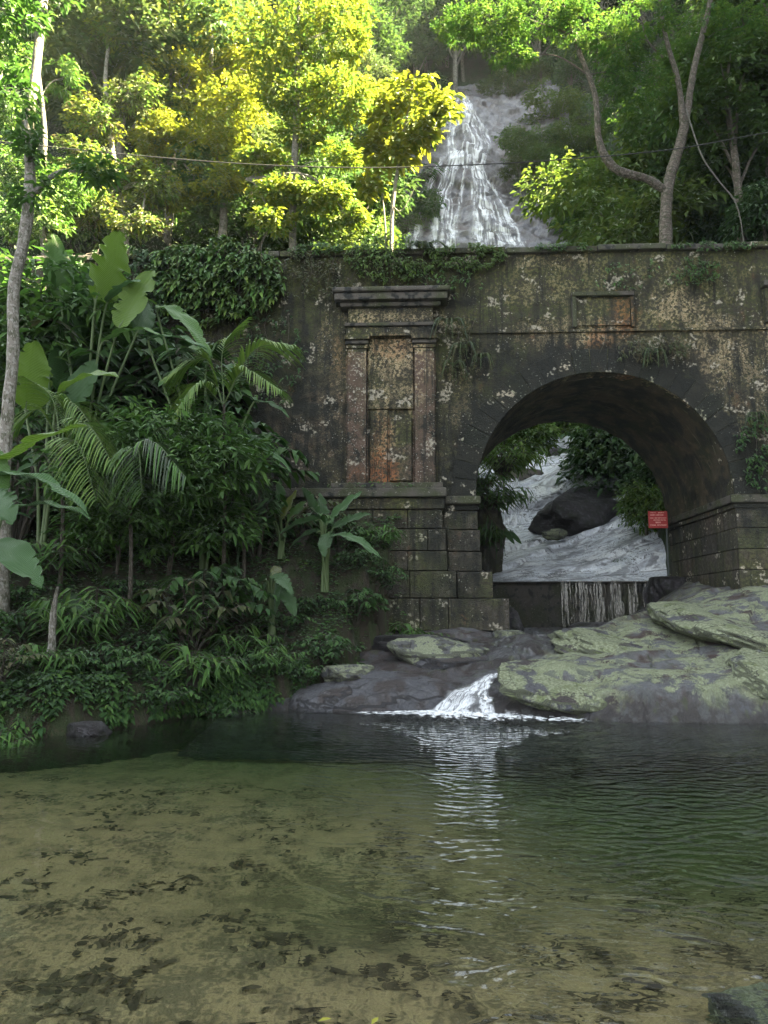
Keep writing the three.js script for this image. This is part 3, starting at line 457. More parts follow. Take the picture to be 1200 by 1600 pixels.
// water in the channel below the weir, and the cascade into the pool
{
  const chAlpha = valueTexture(512, 1024, (i, j) => { const a = i / 512, b = j / 1024, e = ss(0, 0.25, a) * ss(1, 0.75, a), low = ss(0.66, 0.80, b); const w = 0.5 + 0.6 * fbm(a * 8 + 1.6 * fbm(a * 4, b * 9, 2), b * 16, 5, 0.62) + 0.2 * fbm(a * 28, b * 40, 2); const up = ss(0.30, 0.55, b); return clamp(1.6 * e) * (0.42 * ss(0.62, 1.1, w) * (0.4 + 0.6 * up) * (1 - 0.5 * low)); });
  const m = new THREE.MeshPhysicalMaterial({ name: 'cascade foam', color: rgb(0.80, 0.82, 0.84), roughness: 0.5, transmission: 0.15, thickness: 0, alphaMap: chAlpha, transparent: true });
  const t = thing('cascade', 'white cascade sliding over the rock ledge into the pool', 'cascade', [1, 0, -14.4]); t.userData.kind = 'structure';
  const g = sheet(60, 220, (a, b) => { const d = lerp(24.6, 14.4, Math.pow(b, 0.8)), x = chanX(d) + (a * 2 - 1) * chanW(d) * lerp(1.1, 1.05, b) * (d < 15.2 ? lerp(1.25, 1, (d - 14) / 1.2) : 1); return [x - 1, Math.max(0.015, ledgeY(x, d) + 0.03 + 0.05 * Math.max(0, fbm(x * 5, d * 5, 3))), 14.4 - d]; }, (p, a, b) => [a, b]);
  part('stream_water', g, m, t);
  // the cascade itself: one sheet that slides down the ledge and fans out
  const ca = valueTexture(512, 512, (i, j) => { const a = i / 512, b = j / 512, warp = 0.05 * fbm(a * 4, b * 6, 3), A = a + warp, n = 0.5 + 0.6 * fbm(A * 14 + 0.8 * fbm(a * 3, b * 4, 2), b * 3.2, 4, 0.6) + 0.25 * fbm(a * 40, b * 14, 2);
    const s = (c0, c1, w0, w1, b0) => b < b0 ? 0 : ss(1, 0.35, Math.abs(A - lerp(c0, c1, (b - b0) / (1 - b0))) / lerp(w0, w1, (b - b0) / (1 - b0))) * ss(b0, b0 + 0.08, b);
    const m = Math.max(s(0.5, 0.46, 0.5, 0.15, 0), 0.95 * s(0.40, 0.18, 0.16, 0.20, 0.38), 0.9 * s(0.72, 0.80, 0.10, 0.07, 0.30), 0.75 * s(0.55, 0.64, 0.08, 0.07, 0.5), 0.95 * ss(0.80, 0.95, b + 0.12 * fbm(a * 7, 2, 3)) * ss(0.5, 0.42, Math.abs(a - 0.5)));
    return clamp(m * (0.30 + 0.85 * ss(0.25, 0.75, n))); });
  const cMat = new THREE.MeshPhysicalMaterial({ name: 'sliding white water', color: rgb(0.80, 0.82, 0.84), roughness: 0.5, transmission: 0.2, thickness: 0, alphaMap: ca, transparent: true });
  const cX = table([[14.3, 0.55], [14.7, 0.72], [15.0, 0.95], [15.4, 1.35], [15.9, 1.7]]), cW = table([[14.3, 1.5], [14.7, 1.2], [15.0, 0.8], [15.4, 0.42], [15.9, 0.3]]);
  part('white_water', sheet(60, 90, (a, b) => { const d = lerp(15.9, 14.3, b), w = a * 2 - 1, x = cX(d) + w * cW(d); return [x - 1, Math.max(0.02, Math.max(ledgeY(x, d) + 0.02, ledgeBase(x, d) - 0.12) + 0.02 + 0.03 * fbm(x * 6, d * 5, 3)), 14.4 - d]; }, (q, a, b) => [a, b]), cMat, t);
  // froth where it meets the pool: low uneven humps
  const fa = valueTexture(1024, 256, (i, j) => { const a = i / 1024, b = j / 256, n = 0.5 + 0.6 * fbm(a * 18, b * 4, 5, 0.62), e = 1 - Math.abs(b - 0.5) * 2; return ss(0.42, 0.72, n * 0.85 + 0.42 * e - 0.25 + 0.2 * Math.exp(-(((a - 0.45) / 0.3) ** 2))) * ss(0, 0.1, a) * ss(1, 0.9, a); });
  const fm = new THREE.MeshPhysicalMaterial({ name: 'froth', color: rgb(0.82, 0.84, 0.85), roughness: 0.8, transmission: 0.1, thickness: 0, alphaMap: fa, transparent: true });
  const fr = sheet(200, 24, (a, b) => { const x = lerp(-1.3, 3.2, a), d = shoreD(x) - 0.42 + 0.22 * fbm(x * 1.6, 3, 3) + (b - 0.5) * 1.4 * (1 - 0.5 * Math.abs(a - 0.5)), h = 0.012 + 0.055 * Math.max(0, fbm(x * 5, d * 9, 3) + 0.2) * Math.sin(Math.PI * b) * Math.exp(-(((a - 0.48) / 0.25) ** 2)); return [x - 1, h, 14.4 - d]; }, (p, a, b) => [a, b]);
  part('froth', fr, fm, t);
}
// loose rocks
function rockGeo(seed, rx, ry, rz, detail = 24, amp = 0.28) {
  const g = new THREE.SphereGeometry(1, detail * 2, detail), p = g.attributes.position, r = rngOf(seed), planes = Array.from({ length: 9 }, () => { const a = r() * 6.28, b = r() * 2 - 0.7, q = Math.sqrt(Math.max(0, 1 - b * b)); return [Math.cos(a) * q, b, Math.sin(a) * q, 0.62 + 0.3 * r()]; });
  for (let i = 0; i < p.count; i++) {
    let x = p.getX(i), y = p.getY(i), z = p.getZ(i), k = 1 + amp * fbm3(x * 1.1 + seed, y * 1.1, z * 1.1, 3);
    for (const [a, b, c, d] of planes) { const q = (x * a + y * b + z * c) * k; if (q > d) k *= lerp(1, d / q, 0.8); }
    k += 0.035 * fbm3(x * 4 + seed, y * 4, z * 4, 3) - 0.02 * (1 - ss(0, 0.08, Math.abs(N3(x * 1.5 + seed, y * 1.5, z * 1.5))));
    p.setXYZ(i, x * k * rx, y * k * ry, z * k * rz);
  }
  const m = mergeVertices(g, 1e-4); m.computeVertexNormals(); return metreUV(m, seed * 1.7, seed, seed * 0.6);
}
const lichenMap = over(colourTexture(512, 512, (i, j) => { const x = i / 100, y = j / 100, f = fbm(x * 3, y * 3, 4, 0.6), t = fbm(x * 14, y * 14, 2), m = fbm(x * 0.8, y * 0.8, 3), c = [0.105, 0.105, 0.105]; mixc(c, t > 0 ? rockCol.pale : rockCol.lichen, 0.9 * ss(-0.15, 0.15, f + m * 0.8 + 0.12)); mixc(c, rockCol.dark, 0.8 * ss(0.25, 0.5, f - m)); return c; }), 0, 3, 0, 3);
const wetMap = over(colourTexture(512, 512, (i, j) => { const x = i / 80, y = j / 80, f = fbm(x * 2.5, y * 2.5, 4, 0.6), m = fbm(x * 0.7, y * 0.7, 3), c = [0.060, 0.054, 0.056]; mixc(c, [0.115, 0.112, 0.118], ss(0, 0.5, f)); mixc(c, [0.03, 0.034, 0.02], 0.8 * ss(0.05, 0.4, m)); return c; }), 0, 4, 0, 4);
const lichenRock = new THREE.MeshStandardMaterial({ name: 'lichen rock', map: lichenMap, roughness: 0.9, bumpMap: grainOver(0.8), bumpScale: 0.05 });
const wetRock = new THREE.MeshStandardMaterial({ name: 'wet rock', map: wetMap, roughness: 0.4, bumpMap: grainOver(1.6), bumpScale: 0.16 });
function rock(name, label, u, v, d, r, seed, mat, turn = 0, sink = 0.35, detail) { const p = at(u, v, d), m = shade(new THREE.Mesh(rockGeo(seed, ...r, detail), mat)); m.name = numbered(name); m.position.set(p.x, p.y - r[1] * sink, p.z); m.rotation.y = turn; tag(m, label, 'rock'); scene.add(m); return m; }
rock('boulder', 'pale lichen covered rock at the foot of the pier', 680, 1014, 17.3, [1.25, 0.42, 0.8], 3, lichenRock, 0.25, 0.3);
rock('boulder', 'small pale rounded rock at the waterside below the ivy', 545, 1046, 15.8, [0.6, 0.24, 0.45], 4, lichenRock, 0.4, 0.3);
rock('boulder', 'dark sloping rock wedged against the lichen rock and pier', 655, 1000, 18.0, [1.2, 0.34, 0.7], 5, wetRock, 0.1, 0.3);
rock('boulder', 'grey wet hump of rock below the spilling weir', 985, 978, 21.5, [1.7, 0.55, 1.0], 6, wetRock, -0.2, 0.45);
rock('boulder', 'lichen flecked stone between pier corner and channel', 795, 990, 18.4, [0.42, 0.2, 0.3], 7, lichenRock, 0.3, 0.2);
rock('boulder', 'dark angular stone leaning on the left pier corner', 797, 968, 20.2, [0.42, 0.5, 0.5], 8, wetRock, 0.3, 0.3);
rock('boulder', 'black block of rock carrying the red sign', 1042, 915, 24.2, [0.75, 1.1, 0.7], 9, wetRock, 0.2, 0.35);
rock('boulder', 'big dark boulder upstream, framed by the arch', 905, 800, 31.8, [2.3, 1.35, 1.5], 33, wetRock, 0.3, 0.2, 32).rotation.z = 0.22;
rock('boulder', 'flat pale stone at the foot of the dark boulder upstream', 868, 834, 29.6, [0.55, 0.22, 0.4], 12, lichenRock, 0.1, 0.2);
rock('boulder', 'dark slab tip above the wet slabs upstream', 885, 712, 37.5, [1.6, 0.5, 0.8], 13, wetRock, 0.35, 0.2);
rock('boulder', 'low grey stone at the water edge of the left bank', 138, 1140, 11.9, [0.36, 0.2, 0.3], 14, wetRock, 0.5, 0.1);
rock('boulder', 'rounded stone under water at the right edge of the picture', 1195, 1478, 4.1, [0.30, 0.16, 0.26], 15, lichenRock, 0.2, 0.9).position.y = bedY(2.1, 4.1) + 0.04;

// the great slabs on both sides of the cascade: rounded, fissured, lichen on the dry ones
const slabTex = (lichen, seed) => over(colourTexture(1024, 1024, (i, j) => {
  const x = i / 200 + seed, y = j / 200, m = fbm(x * 0.55, y * 0.7, 4), f = fbm(x * 2.4, y * 2.8, 4, 0.6), t = fbm(x * 11, y * 11, 3), c = [0.092, 0.092, 0.100];
  mixc(c, [0.060, 0.050, 0.047], ss(-0.1, 0.35, fbm(x * 0.8 + 9, y * 0.8, 3))); mixc(c, [0.15, 0.145, 0.15], 0.5 * ss(0.15, 0.5, f));
  if (lichen) { const L = ss(-0.34, -0.08, m + 0.30 * f + 0.12 * t); mixc(c, [0.215, 0.240, 0.135], 0.92 * L); mixc(c, [0.33, 0.355, 0.235], 0.6 * L * ss(0.0, 0.3, t + 0.6 * f)); mixc(c, [0.12, 0.15, 0.05], 0.6 * L * ss(0.2, 0.45, fbm(x * 1.3 + 31, y * 1.3, 3))); }
  const vein = Math.min(Math.abs(N2(x * 0.5 + 0.2 * f, y * 1.1 + 40)), Math.abs(N2(x * 1.1 + 90 + 0.2 * f, y * 0.7))); mixc(c, [0.028, 0.026, 0.024], 0.85 * (1 - ss(0.01, 0.05, vein)));
  const k = 1 + 0.22 * t; return [c[0] * k, c[1] * k, c[2] * k];
}), 0, 5, 0, 5);
const slabMats = [new THREE.MeshStandardMaterial({ name: 'lichen slab', map: slabTex(true, 0), roughness: 0.88, bumpMap: grainOver(1.2), bumpScale: 0.07 }), new THREE.MeshStandardMaterial({ name: 'bare wet slab', map: slabTex(false, 7), roughness: 0.42, bumpMap: grainOver(1.2), bumpScale: 0.06 }), new THREE.MeshStandardMaterial({ name: 'lichen slab', map: slabTex(true, 13), roughness: 0.88, bumpMap: grainOver(1.2), bumpScale: 0.07 })];
// [label, x, distance, top height, radii, turn, tilt towards the water, tilt sideways, material, seed]
[['large rounded lichen slab at the water edge right of the cascade', 3.9, 15.35, 0.69, [2.5, 0.42, 1.4], 0.12, 0.27, -0.05, 0, 41], ['bare blue grey slab at the water edge near the right frame edge', 5.9, 14.8, 0.74, [1.5, 0.5, 1.2], -0.2, 0.34, 0.03, 1, 42], ['lichen slab in the lower right corner of the rocks', 7.6, 14.9, 0.92, [1.7, 0.5, 1.5], 0.25, 0.30, -0.06, 2, 43], ['highest lichen slab below the right pier', 8.2, 17.7, 1.62, [3.2, 0.42, 2.3], 0.25, 0.24, -0.16, 0, 44], ['long lichen slab between channel and right pier', 5.4, 17.2, 1.24, [2.4, 0.38, 1.7], 0.1, 0.22, -0.12, 2, 45], ['narrow greenish rock tongue beside the channel', 2.75, 15.6, 0.72, [0.75, 0.42, 1.1], -0.5, 0.27, 0.1, 2, 46], ['low dark rock between the channel and the long lichen slab', 3.9, 18.0, 1.16, [0.9, 0.35, 0.7], 0.4, 0.1, 0, 1, 47],
 ['broad dark wet slab sloping into the pool left of the cascade', -0.55, 15.6, 0.66, [1.75, 0.62, 0.95], 0.05, 0.30, 0.04, 1, 48], ['dark brown rock at the water edge below the small pale rock', -1.75, 15.25, 0.42, [0.8, 0.45, 0.6], -0.2, 0.3, 0.1, 1, 49], ['flat dark rock step beside the pier foot', 0.85, 17.0, 1.05, [0.95, 0.4, 0.8], 0.3, 0.2, 0, 1, 50]]
  .forEach(([label, x, d, top, R, turn, tilt, side, m, seed]) => {
    const g = rockGeo(seed, R[0], R[1], R[2], 44, 0.16), o = shade(new THREE.Mesh(g, slabMats[m])); o.name = numbered('rock_slab'); g.computeBoundingBox();
    o.position.set(x, top - g.boundingBox.max.y, -d); o.rotation.set(tilt, turn, side, 'YXZ'); tag(o, label, 'rock', 'slabs between pool and bridge', 'thing'); scene.add(o);
  });

// height of the ground under a plant
function groundY(x, d) { if (d < 20.3) return x < -0.5 ? bankY(x, d) : ledgeY(x, d); const off = Math.abs(x - streamX(d)), half = lerp(3.1, 5.2, ss(30, 52, d)); return off < half + 0.6 && d < 62 ? Math.max(hill(x, d), streamY(d)) : hill(x, d); }
function groundAlong(u, v, d0 = 25.6) { for (let d = d0; d < 110; d += 0.1) { const q = at(u, v, d); if (groundY(q.x, d) >= q.y) return d; } return 110; }
// ---------------------------------------------------------------- plants: builders
class Leaves { // many leaves in one geometry, each its own folded blade; colours as given, some with sunlight painted in
  constructor(seed) { this.p = []; this.c = []; this.i = []; this.r = rngOf(seed); }
  leaf(b, d, up, len, wid, col, droop = 0.25, lite = false) {
    const r = V().crossVectors(d, up); if (r.lengthSq() < 1e-6) r.set(1, 0, 0); r.normalize(); const n = V().crossVectors(r, d).normalize(), k = this.p.length / 3, f = 0.22 * wid;
    const put = (s, w, h) => this.p.push(b.x + d.x * s * len + r.x * w * wid + n.x * h, b.y + d.y * s * len + r.y * w * wid + n.y * h - droop * len * s * s, b.z + d.z * s * len + r.z * w * wid + n.z * h);
    if (lite) { put(0, 0, 0); put(0.45, 0.5, f); put(1, 0, 0); put(0.45, -0.5, f); this.i.push(k, k + 1, k + 2, k, k + 2, k + 3); for (let q = 0; q < 4; q++) this.c.push(...col); }
    else { put(0, 0, 0); put(0.4, 0.5, f); put(0.42, 0, 0); put(0.4, -0.5, f); put(0.75, 0.33, f * 0.7); put(0.75, -0.33, f * 0.7); put(1, 0, 0); this.i.push(k, k + 1, k + 2, k, k + 2, k + 3, k + 1, k + 4, k + 2, k + 3, k + 2, k + 5, k + 2, k + 4, k + 6, k + 2, k + 6, k + 5); for (let q = 0; q < 7; q++) this.c.push(...col); }
  }
  tint(pal) { const r = this.r, a = pal[Math.floor(r() * pal.length)], k = 0.75 + 0.5 * r(); return [a[0] * k * (0.9 + 0.2 * r()), a[1] * k, a[2] * k]; }
  geo() { const g = new THREE.BufferGeometry(); g.setAttribute('position', new THREE.Float32BufferAttribute(this.p, 3)); g.setAttribute('color', new THREE.Float32BufferAttribute(this.c, 3)); g.setIndex(this.i); g.computeVertexNormals(); return g; }
}
const PAL = {
  deep: [[0.038, 0.100, 0.016], [0.052, 0.122, 0.020], [0.032, 0.086, 0.020]], mid: [[0.064, 0.152, 0.022], [0.086, 0.175, 0.028], [0.056, 0.132, 0.024]], bright: [[0.105, 0.190, 0.026], [0.130, 0.205, 0.032], [0.085, 0.165, 0.024]],
  yellow: [[0.170, 0.215, 0.018], [0.198, 0.230, 0.020], [0.138, 0.195, 0.020]], gold: [[0.225, 0.245, 0.018], [0.250, 0.255, 0.020], [0.185, 0.225, 0.018]], grey: [[0.055, 0.080, 0.042], [0.070, 0.095, 0.055], [0.045, 0.070, 0.036]], olive: [[0.060, 0.080, 0.022], [0.080, 0.100, 0.030], [0.095, 0.085, 0.035]],  // yellow and gold: sunlight painted into the leaf colour of the left trees
};
const leafMat = (name, o = {}) => new THREE.MeshPhysicalMaterial({ name, vertexColors: true, roughness: 0.92, transmission: 0.42, thickness: 0, side: THREE.DoubleSide, specularIntensity: 0.5, clearcoat: 0.10, clearcoatRoughness: 0.4, ...o });
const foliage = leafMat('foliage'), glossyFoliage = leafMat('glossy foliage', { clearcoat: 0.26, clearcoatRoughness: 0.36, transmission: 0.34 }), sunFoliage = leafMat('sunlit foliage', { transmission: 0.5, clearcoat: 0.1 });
const barkMap = (a, b, c) => { const t = colourTexture(256, 1024, (i, j) => { const x = i / 256, y = j / 1024, cx = Math.cos(x * 6.2832), sx = Math.sin(x * 6.2832), f = fbm3(cx * 1.2, sx * 1.2, y * 14, 4), g = fbm3(cx * 1.4 + 9, sx * 1.4, y * 7, 4), v = fbm3(cx * 5, sx * 5, y * 22, 3), k = [...a]; mixc(k, b, ss(0.0, 0.22, f)); mixc(k, c, 0.85 * ss(0.08, 0.3, g + 0.3 * v)); mixc(k, [0.04, 0.036, 0.028], 0.6 * ss(0.3, 0.55, v)); return k; }, THREE.RepeatWrapping); return t; };
const bark = (a, b, c) => new THREE.MeshStandardMaterial({ map: barkMap(a, b, c), roughness: 0.95, bumpMap: over(grain.clone(), 0, 0.8, 0, 1.5), bumpScale: 0.05 });
const paleBark = bark([0.26, 0.235, 0.20], [0.40, 0.38, 0.33], [0.10, 0.10, 0.06]), brownBark = bark([0.105, 0.085, 0.066], [0.19, 0.165, 0.135], [0.045, 0.052, 0.024]), greyBark = bark([0.17, 0.155, 0.13], [0.25, 0.235, 0.20], [0.07, 0.075, 0.045]);
const unit = (r) => { const z = r() * 2 - 1, a = r() * 6.2832, q = Math.sqrt(1 - z * z); return V(Math.cos(a) * q, z, Math.sin(a) * q); };

// leaves gathered in sprays through the outer part of lumpy volumes [centre, radii]
function crownGeo(seed, blobs, o) {
  const L = new Leaves(seed), r = L.r; o = { per: 260, spray: 7, len: 0.3, wid: 0.14, pal: PAL.mid, droop: 0.3, lite: true, gap: -0.25, freq: 0.55, shell: 0.45, ...o };
  for (const [c, R, share = 1] of blobs) for (let k = 0; k < o.per * share; k++) {
    const u = unit(r), q = Math.pow(lerp(o.shell * o.shell * o.shell, 1, r()), 1 / 3) * (1 + 0.28 * fbm3(c.x + u.x * 1.6, c.y + u.y * 1.6, c.z + u.z * 1.6, 2));
    const p = V(c.x + u.x * R[0] * q, c.y + u.y * R[1] * q, c.z + u.z * R[2] * q);
    if (N3(p.x * o.freq + seed, p.y * o.freq * 1.5, p.z * o.freq) < o.gap) continue;
    const col = o.pal[Math.floor(r() * o.pal.length)], tw = V(u.x, u.y * 0.6 + 0.15, u.z).addScaledVector(unit(r), 0.6).normalize();
    for (let m = 0; m < o.spray; m++) {
      const d = V().copy(tw).multiplyScalar(0.7).addScaledVector(unit(r), 0.8); d.y *= 0.55; d.normalize();
      const b = V().copy(p).addScaledVector(tw, (m / o.spray - 0.5) * o.len * 2.2).addScaledVector(d, o.len * 0.15), k2 = 0.8 + 0.4 * r(), s = 0.7 + 0.6 * r();
      L.leaf(b, d, V(0, 1, 0).addScaledVector(unit(r), 0.55), o.len * s, o.wid * s, [col[0] * k2, col[1] * k2, col[2] * k2], o.droop, o.lite);
    }
  }
  return L.geo();
}
// a tree from photograph pixels: trunk, limbs [[u, v, d]...] and crown blobs [u, v, d, ru, rv, share]
function tree(name, label, category, group, o) {
  const P3 = (q) => at(q[0], q[1], q[2]), base = P3(o.limbs[0].pts[0]), foot = base.clone(); base.y = Math.min(base.y, groundY(base.x, -base.z)); const t = thing(name, label, category, base.toArray(), group), loc = (q) => P3(q).sub(base);
  if (foot.y - base.y > 0.2) { const q = o.limbs[0]; q.pts = [[...project(base.x, base.y - 0.3, base.z), -base.z], ...q.pts]; q.r = [q.r[0] * 1.25, ...q.r]; }   // the trunk goes down to the ground
  const tubes = o.limbs.map((l, i) => tapered(l.pts.map(loc), l.r, l.sides ?? 8, 0.14, i * 3 + 1));
  const blobs = (o.blobs ?? []).map(([u, v, d, ru, rv, s]) => [loc([u, v, d]), [ru * d / F, rv * d / F, (ru + rv) * 0.5 * d / F * 0.9], s ?? 1]);
  const ends = o.limbs.slice(0, 99).flatMap((l) => { const c = new THREE.CatmullRomCurve3(l.pts.map(loc)); return [0.45, 0.6, 0.75, 0.9, 1].map((s) => c.getPoint(s)); });
  const rr = rngOf(o.seed ?? 1);
  for (const [c, R] of blobs) { let best = null, bd = 1e9; for (const e of ends) { const q = e.distanceTo(c) + (e.y > c.y ? 2 * (e.y - c.y) : 0); if (q < bd) { bd = q; best = e; } } const m = best.clone().lerp(c, 0.5); m.y += 0.12 * bd; m.x += (rr() - 0.5) * 0.2 * bd; const w = (o.twig ?? 0.05) * clamp(bd / 3, 0.5, 1.3); tubes.push(tapered([best, m, c, c.clone().add(V((rr() - 0.5) * R[0], 0.6 * R[1], (rr() - 0.5) * R[2]))], [w, w * 0.7, w * 0.45, w * 0.15], 5, 0.1, rr() * 9)); }
  part('trunk', mergeGeometries(tubes), o.bark ?? greyBark, t);
  if (blobs.length) part('crown', crownGeo(o.seed ?? 1, blobs, o.leaf ?? {}), o.mat ?? foliage, t).userData.kind = 'stuff';
  return t;
}
// a shrub: bent stems with leaves along their outer part
function shrub(seed, o) {
  o = { h: 1.2, spread: 0.8, stems: 16, per: 16, len: 0.13, wid: 0.06, pal: PAL.mid, droop: 0.5, bare: 0.25, lite: false, upness: 1, ...o };
  const L = new Leaves(seed), r = L.r, tubes = [];
  for (let s = 0; s < o.stems; s++) {
    const a = r() * 6.283, q = Math.sqrt(r()) * o.spread, h = o.h * (0.55 + 0.45 * r()) * (1 - 0.35 * (q / o.spread)), bow = r() * 0.3, pts = [V(Math.cos(a) * 0.05, -0.05, Math.sin(a) * 0.05), V(Math.cos(a) * q * 0.35, h * 0.5 * o.upness, Math.sin(a) * q * 0.35), V(Math.cos(a + bow) * q * 0.8, h * 0.9, Math.sin(a + bow) * q * 0.8), V(Math.cos(a + bow) * q * 1.12, h * (0.92 - 0.2 * r()), Math.sin(a + bow) * q * 1.12)], c = new THREE.CatmullRomCurve3(pts);
    tubes.push(tapered(pts, [0.016, 0.010, 0.004].map((x) => x * o.h), 4, 0, s, 7));
    for (let k = 0; k < o.per; k++) {
      const tt = o.bare + (1 - o.bare) * Math.pow(k / (o.per - 1), 0.8), p = c.getPoint(tt), tan = c.getTangent(tt), side = V().crossVectors(tan, V(0, 1, 0)).normalize().multiplyScalar(k % 2 ? 1 : -1);
      const d = side.addScaledVector(tan, 0.55).addScaledVector(unit(r), 0.45); d.y *= 0.5; d.normalize(); const z = (0.65 + 0.6 * r()) * (0.7 + 0.5 * Math.sin(Math.PI * tt));
      L.leaf(p, d, V(0, 1, 0).addScaledVector(unit(r), 0.4), o.len * z, o.wid * z, L.tint(o.pal), o.droop, o.lite);
    }
  }
  return { leaves: L.geo(), stems: mergeGeometries(tubes) };
}
function plantShrub(name, label, category, group, kind, pos, scale, turn, mat) {
  const t = thing(name, label, category, pos, group); t.rotation.y = turn; t.scale.setScalar(scale);
  part('stem', kind.stems, brownBark, t); part('foliage', kind.leaves, mat ?? foliage, t).userData.kind = 'stuff'; return t;
}
// broad blade from base to tip (banana, heliconia): arched, folded at the midrib, with a stalk
const veinBump = valueTexture(64, 512, (i, j) => 0.5 + 0.3 * Math.sin(j / 512 * 6.283 * 46 + Math.abs(i - 32) * 0.12) + 0.2 * (Math.abs(i - 32) < 3 ? 1 : 0), THREE.RepeatWrapping);
const bladeMats = [[0.068, 0.150, 0.026], [0.044, 0.108, 0.026], [0.120, 0.215, 0.022], [0.060, 0.135, 0.040], [0.185, 0.225, 0.030]].map((c, k) => new THREE.MeshPhysicalMaterial({ name: 'broad leaf', color: rgb(...c), roughness: 0.9, transmission: k === 2 || k === 4 ? 0.5 : 0.3, thickness: 0, clearcoat: 0.3, clearcoatRoughness: 0.36, specularIntensity: 0.5, bumpMap: veinBump, bumpScale: 0.014, side: THREE.DoubleSide }));
const stalkMat = new THREE.MeshStandardMaterial({ name: 'stalk', color: rgb(0.085, 0.125, 0.045), roughness: 0.6 });
function bladeGeo(a, b, wid, bow, roll, seed, tear = 0) { // a, b: Vector3 of blade base and tip; bow: sag (+ down) as a share of length
  const d = V().subVectors(b, a), len = d.length(); d.normalize(); const r = rngOf(seed);
  const view = V().addVectors(a, b).multiplyScalar(0.5).sub(camera.position).normalize();
  let side = V().crossVectors(d, V(0, 1, 0)); if (side.length() < 0.35) side = V(1, 0, 0.2).addScaledVector(d, -d.x); side.normalize(); side.applyAxisAngle(d, roll); const nrm = V().crossVectors(side, d).normalize();
  const nu = 8, nv = 44, sag = bow * len;
  const g = sheet(nu, nv, (s, t) => {
    const w = (s * 2 - 1), half = wid * 0.5 * Math.pow(Math.sin(Math.PI * Math.pow(clamp(t * 0.985 + 0.012), 0.78)), 0.62), arch = sag * (4 * t * (1 - t) * 0.5 - t * t * 0.5), lift = 0.22 * Math.abs(w) * half + 0.018 * len * Math.sin(t * 17 + w * 3 + seed) * Math.abs(w);
    let k = half * w; if (tear && Math.abs(w) > 0.3) { const q = N2(t * 10 + seed, w > 0 ? 3 : 8); k *= 1 - tear * Math.max(0, q) - (q > 0.55 ? 0.35 * (Math.abs(w) - 0.3) : 0); }
    return [a.x + d.x * t * len + side.x * k + nrm.x * lift, a.y + d.y * t * len + side.y * k + nrm.y * lift + arch, a.z + d.z * t * len + side.z * k + nrm.z * lift];
  });
  return g;
}
function bladePlant(name, label, category, group, foot, blades) { // foot [u, v, d]; blades [u0, v0, u1, v1, d0, d1, width px, bow, roll, material]
  const f = at(...foot); f.y = groundY(f.x, -f.z); const t = thing(name, label, category, f.toArray(), group);
  blades.forEach(([u0, v0, u1, v1, d0, d1, w, bow = 0.15, roll = 0, m = 0, stalk = true], i) => {
    const a = at(u0, v0, d0), b = at(u1, v1, d1), g = bladeGeo(a.clone().sub(f), b.clone().sub(f), w * d0 / F * 1.4, bow, roll, i * 7 + foot[0], 0.25), leaf = part('leaf', g, bladeMats[m], t);
    const la = a.clone().sub(f), lb = b.clone().sub(f), dir = lb.clone().sub(la), L = dir.length(); dir.normalize();
    if (stalk) { const mid = la.clone().multiplyScalar(0.55); mid.x *= 0.7; mid.z *= 0.7; part('stalk', tapered([V((i % 3 - 1) * 0.06, -0.05, (i % 2) * 0.08), mid, la, la.clone().addScaledVector(dir, L * 0.12)], [0.045, 0.032, 0.022, 0.012], 6, 0, i), stalkMat, leaf); }
  });
  return t;
}
// palm frond along a bent rachis
function frondGeo(pts, leaflet, n, wid, droop, seed, pal, spreadA = 0.9) {
  const c = new THREE.CatmullRomCurve3(pts), L = new Leaves(seed), r = L.r, rib = tapered(pts, [0.016, 0.011, 0.004], 5, 0, seed, 12);
  for (let k = 0; k < n; k++) {
    const t = 0.16 + 0.84 * k / (n - 1), p = c.getPoint(t), tan = c.getTangent(t), env = Math.pow(Math.sin(Math.PI * clamp(0.12 + 0.83 * t)), 0.7);
    for (const s of [-1, 1]) {
      const side = V().crossVectors(tan, V(0, 1, 0)); if (side.lengthSq() < 0.02) side.set(1, 0, 0); side.normalize().multiplyScalar(s);
      const d = side.multiplyScalar(spreadA).addScaledVector(tan, 0.75).add(V(0, 0.18, 0)).addScaledVector(unit(r), 0.08).normalize(), col = L.tint(pal), len = leaflet * env * (0.9 + 0.2 * r());
      // a leaflet of three joined pieces that bends down
      const up = V(0, 1, 0), rr = V().crossVectors(d, up).normalize(), k0 = L.p.length / 3;
      for (let q = 0; q <= 4; q++) { const x = q / 4, w = wid * 0.5 * (q === 4 ? 0.05 : q === 0 ? 0.5 : 1 - 0.18 * q), y = -droop * len * x * x; for (const e of [-1, 1]) { L.p.push(p.x + d.x * len * x + rr.x * w * e, p.y + d.y * len * x + y, p.z + d.z * len * x + rr.z * w * e); L.c.push(...col); } if (q) L.i.push(k0 + q * 2 - 2, k0 + q * 2 - 1, k0 + q * 2 + 1, k0 + q * 2 - 2, k0 + q * 2 + 1, k0 + q * 2); }
    }
  }
  return { blade: L.geo(), rib };
}
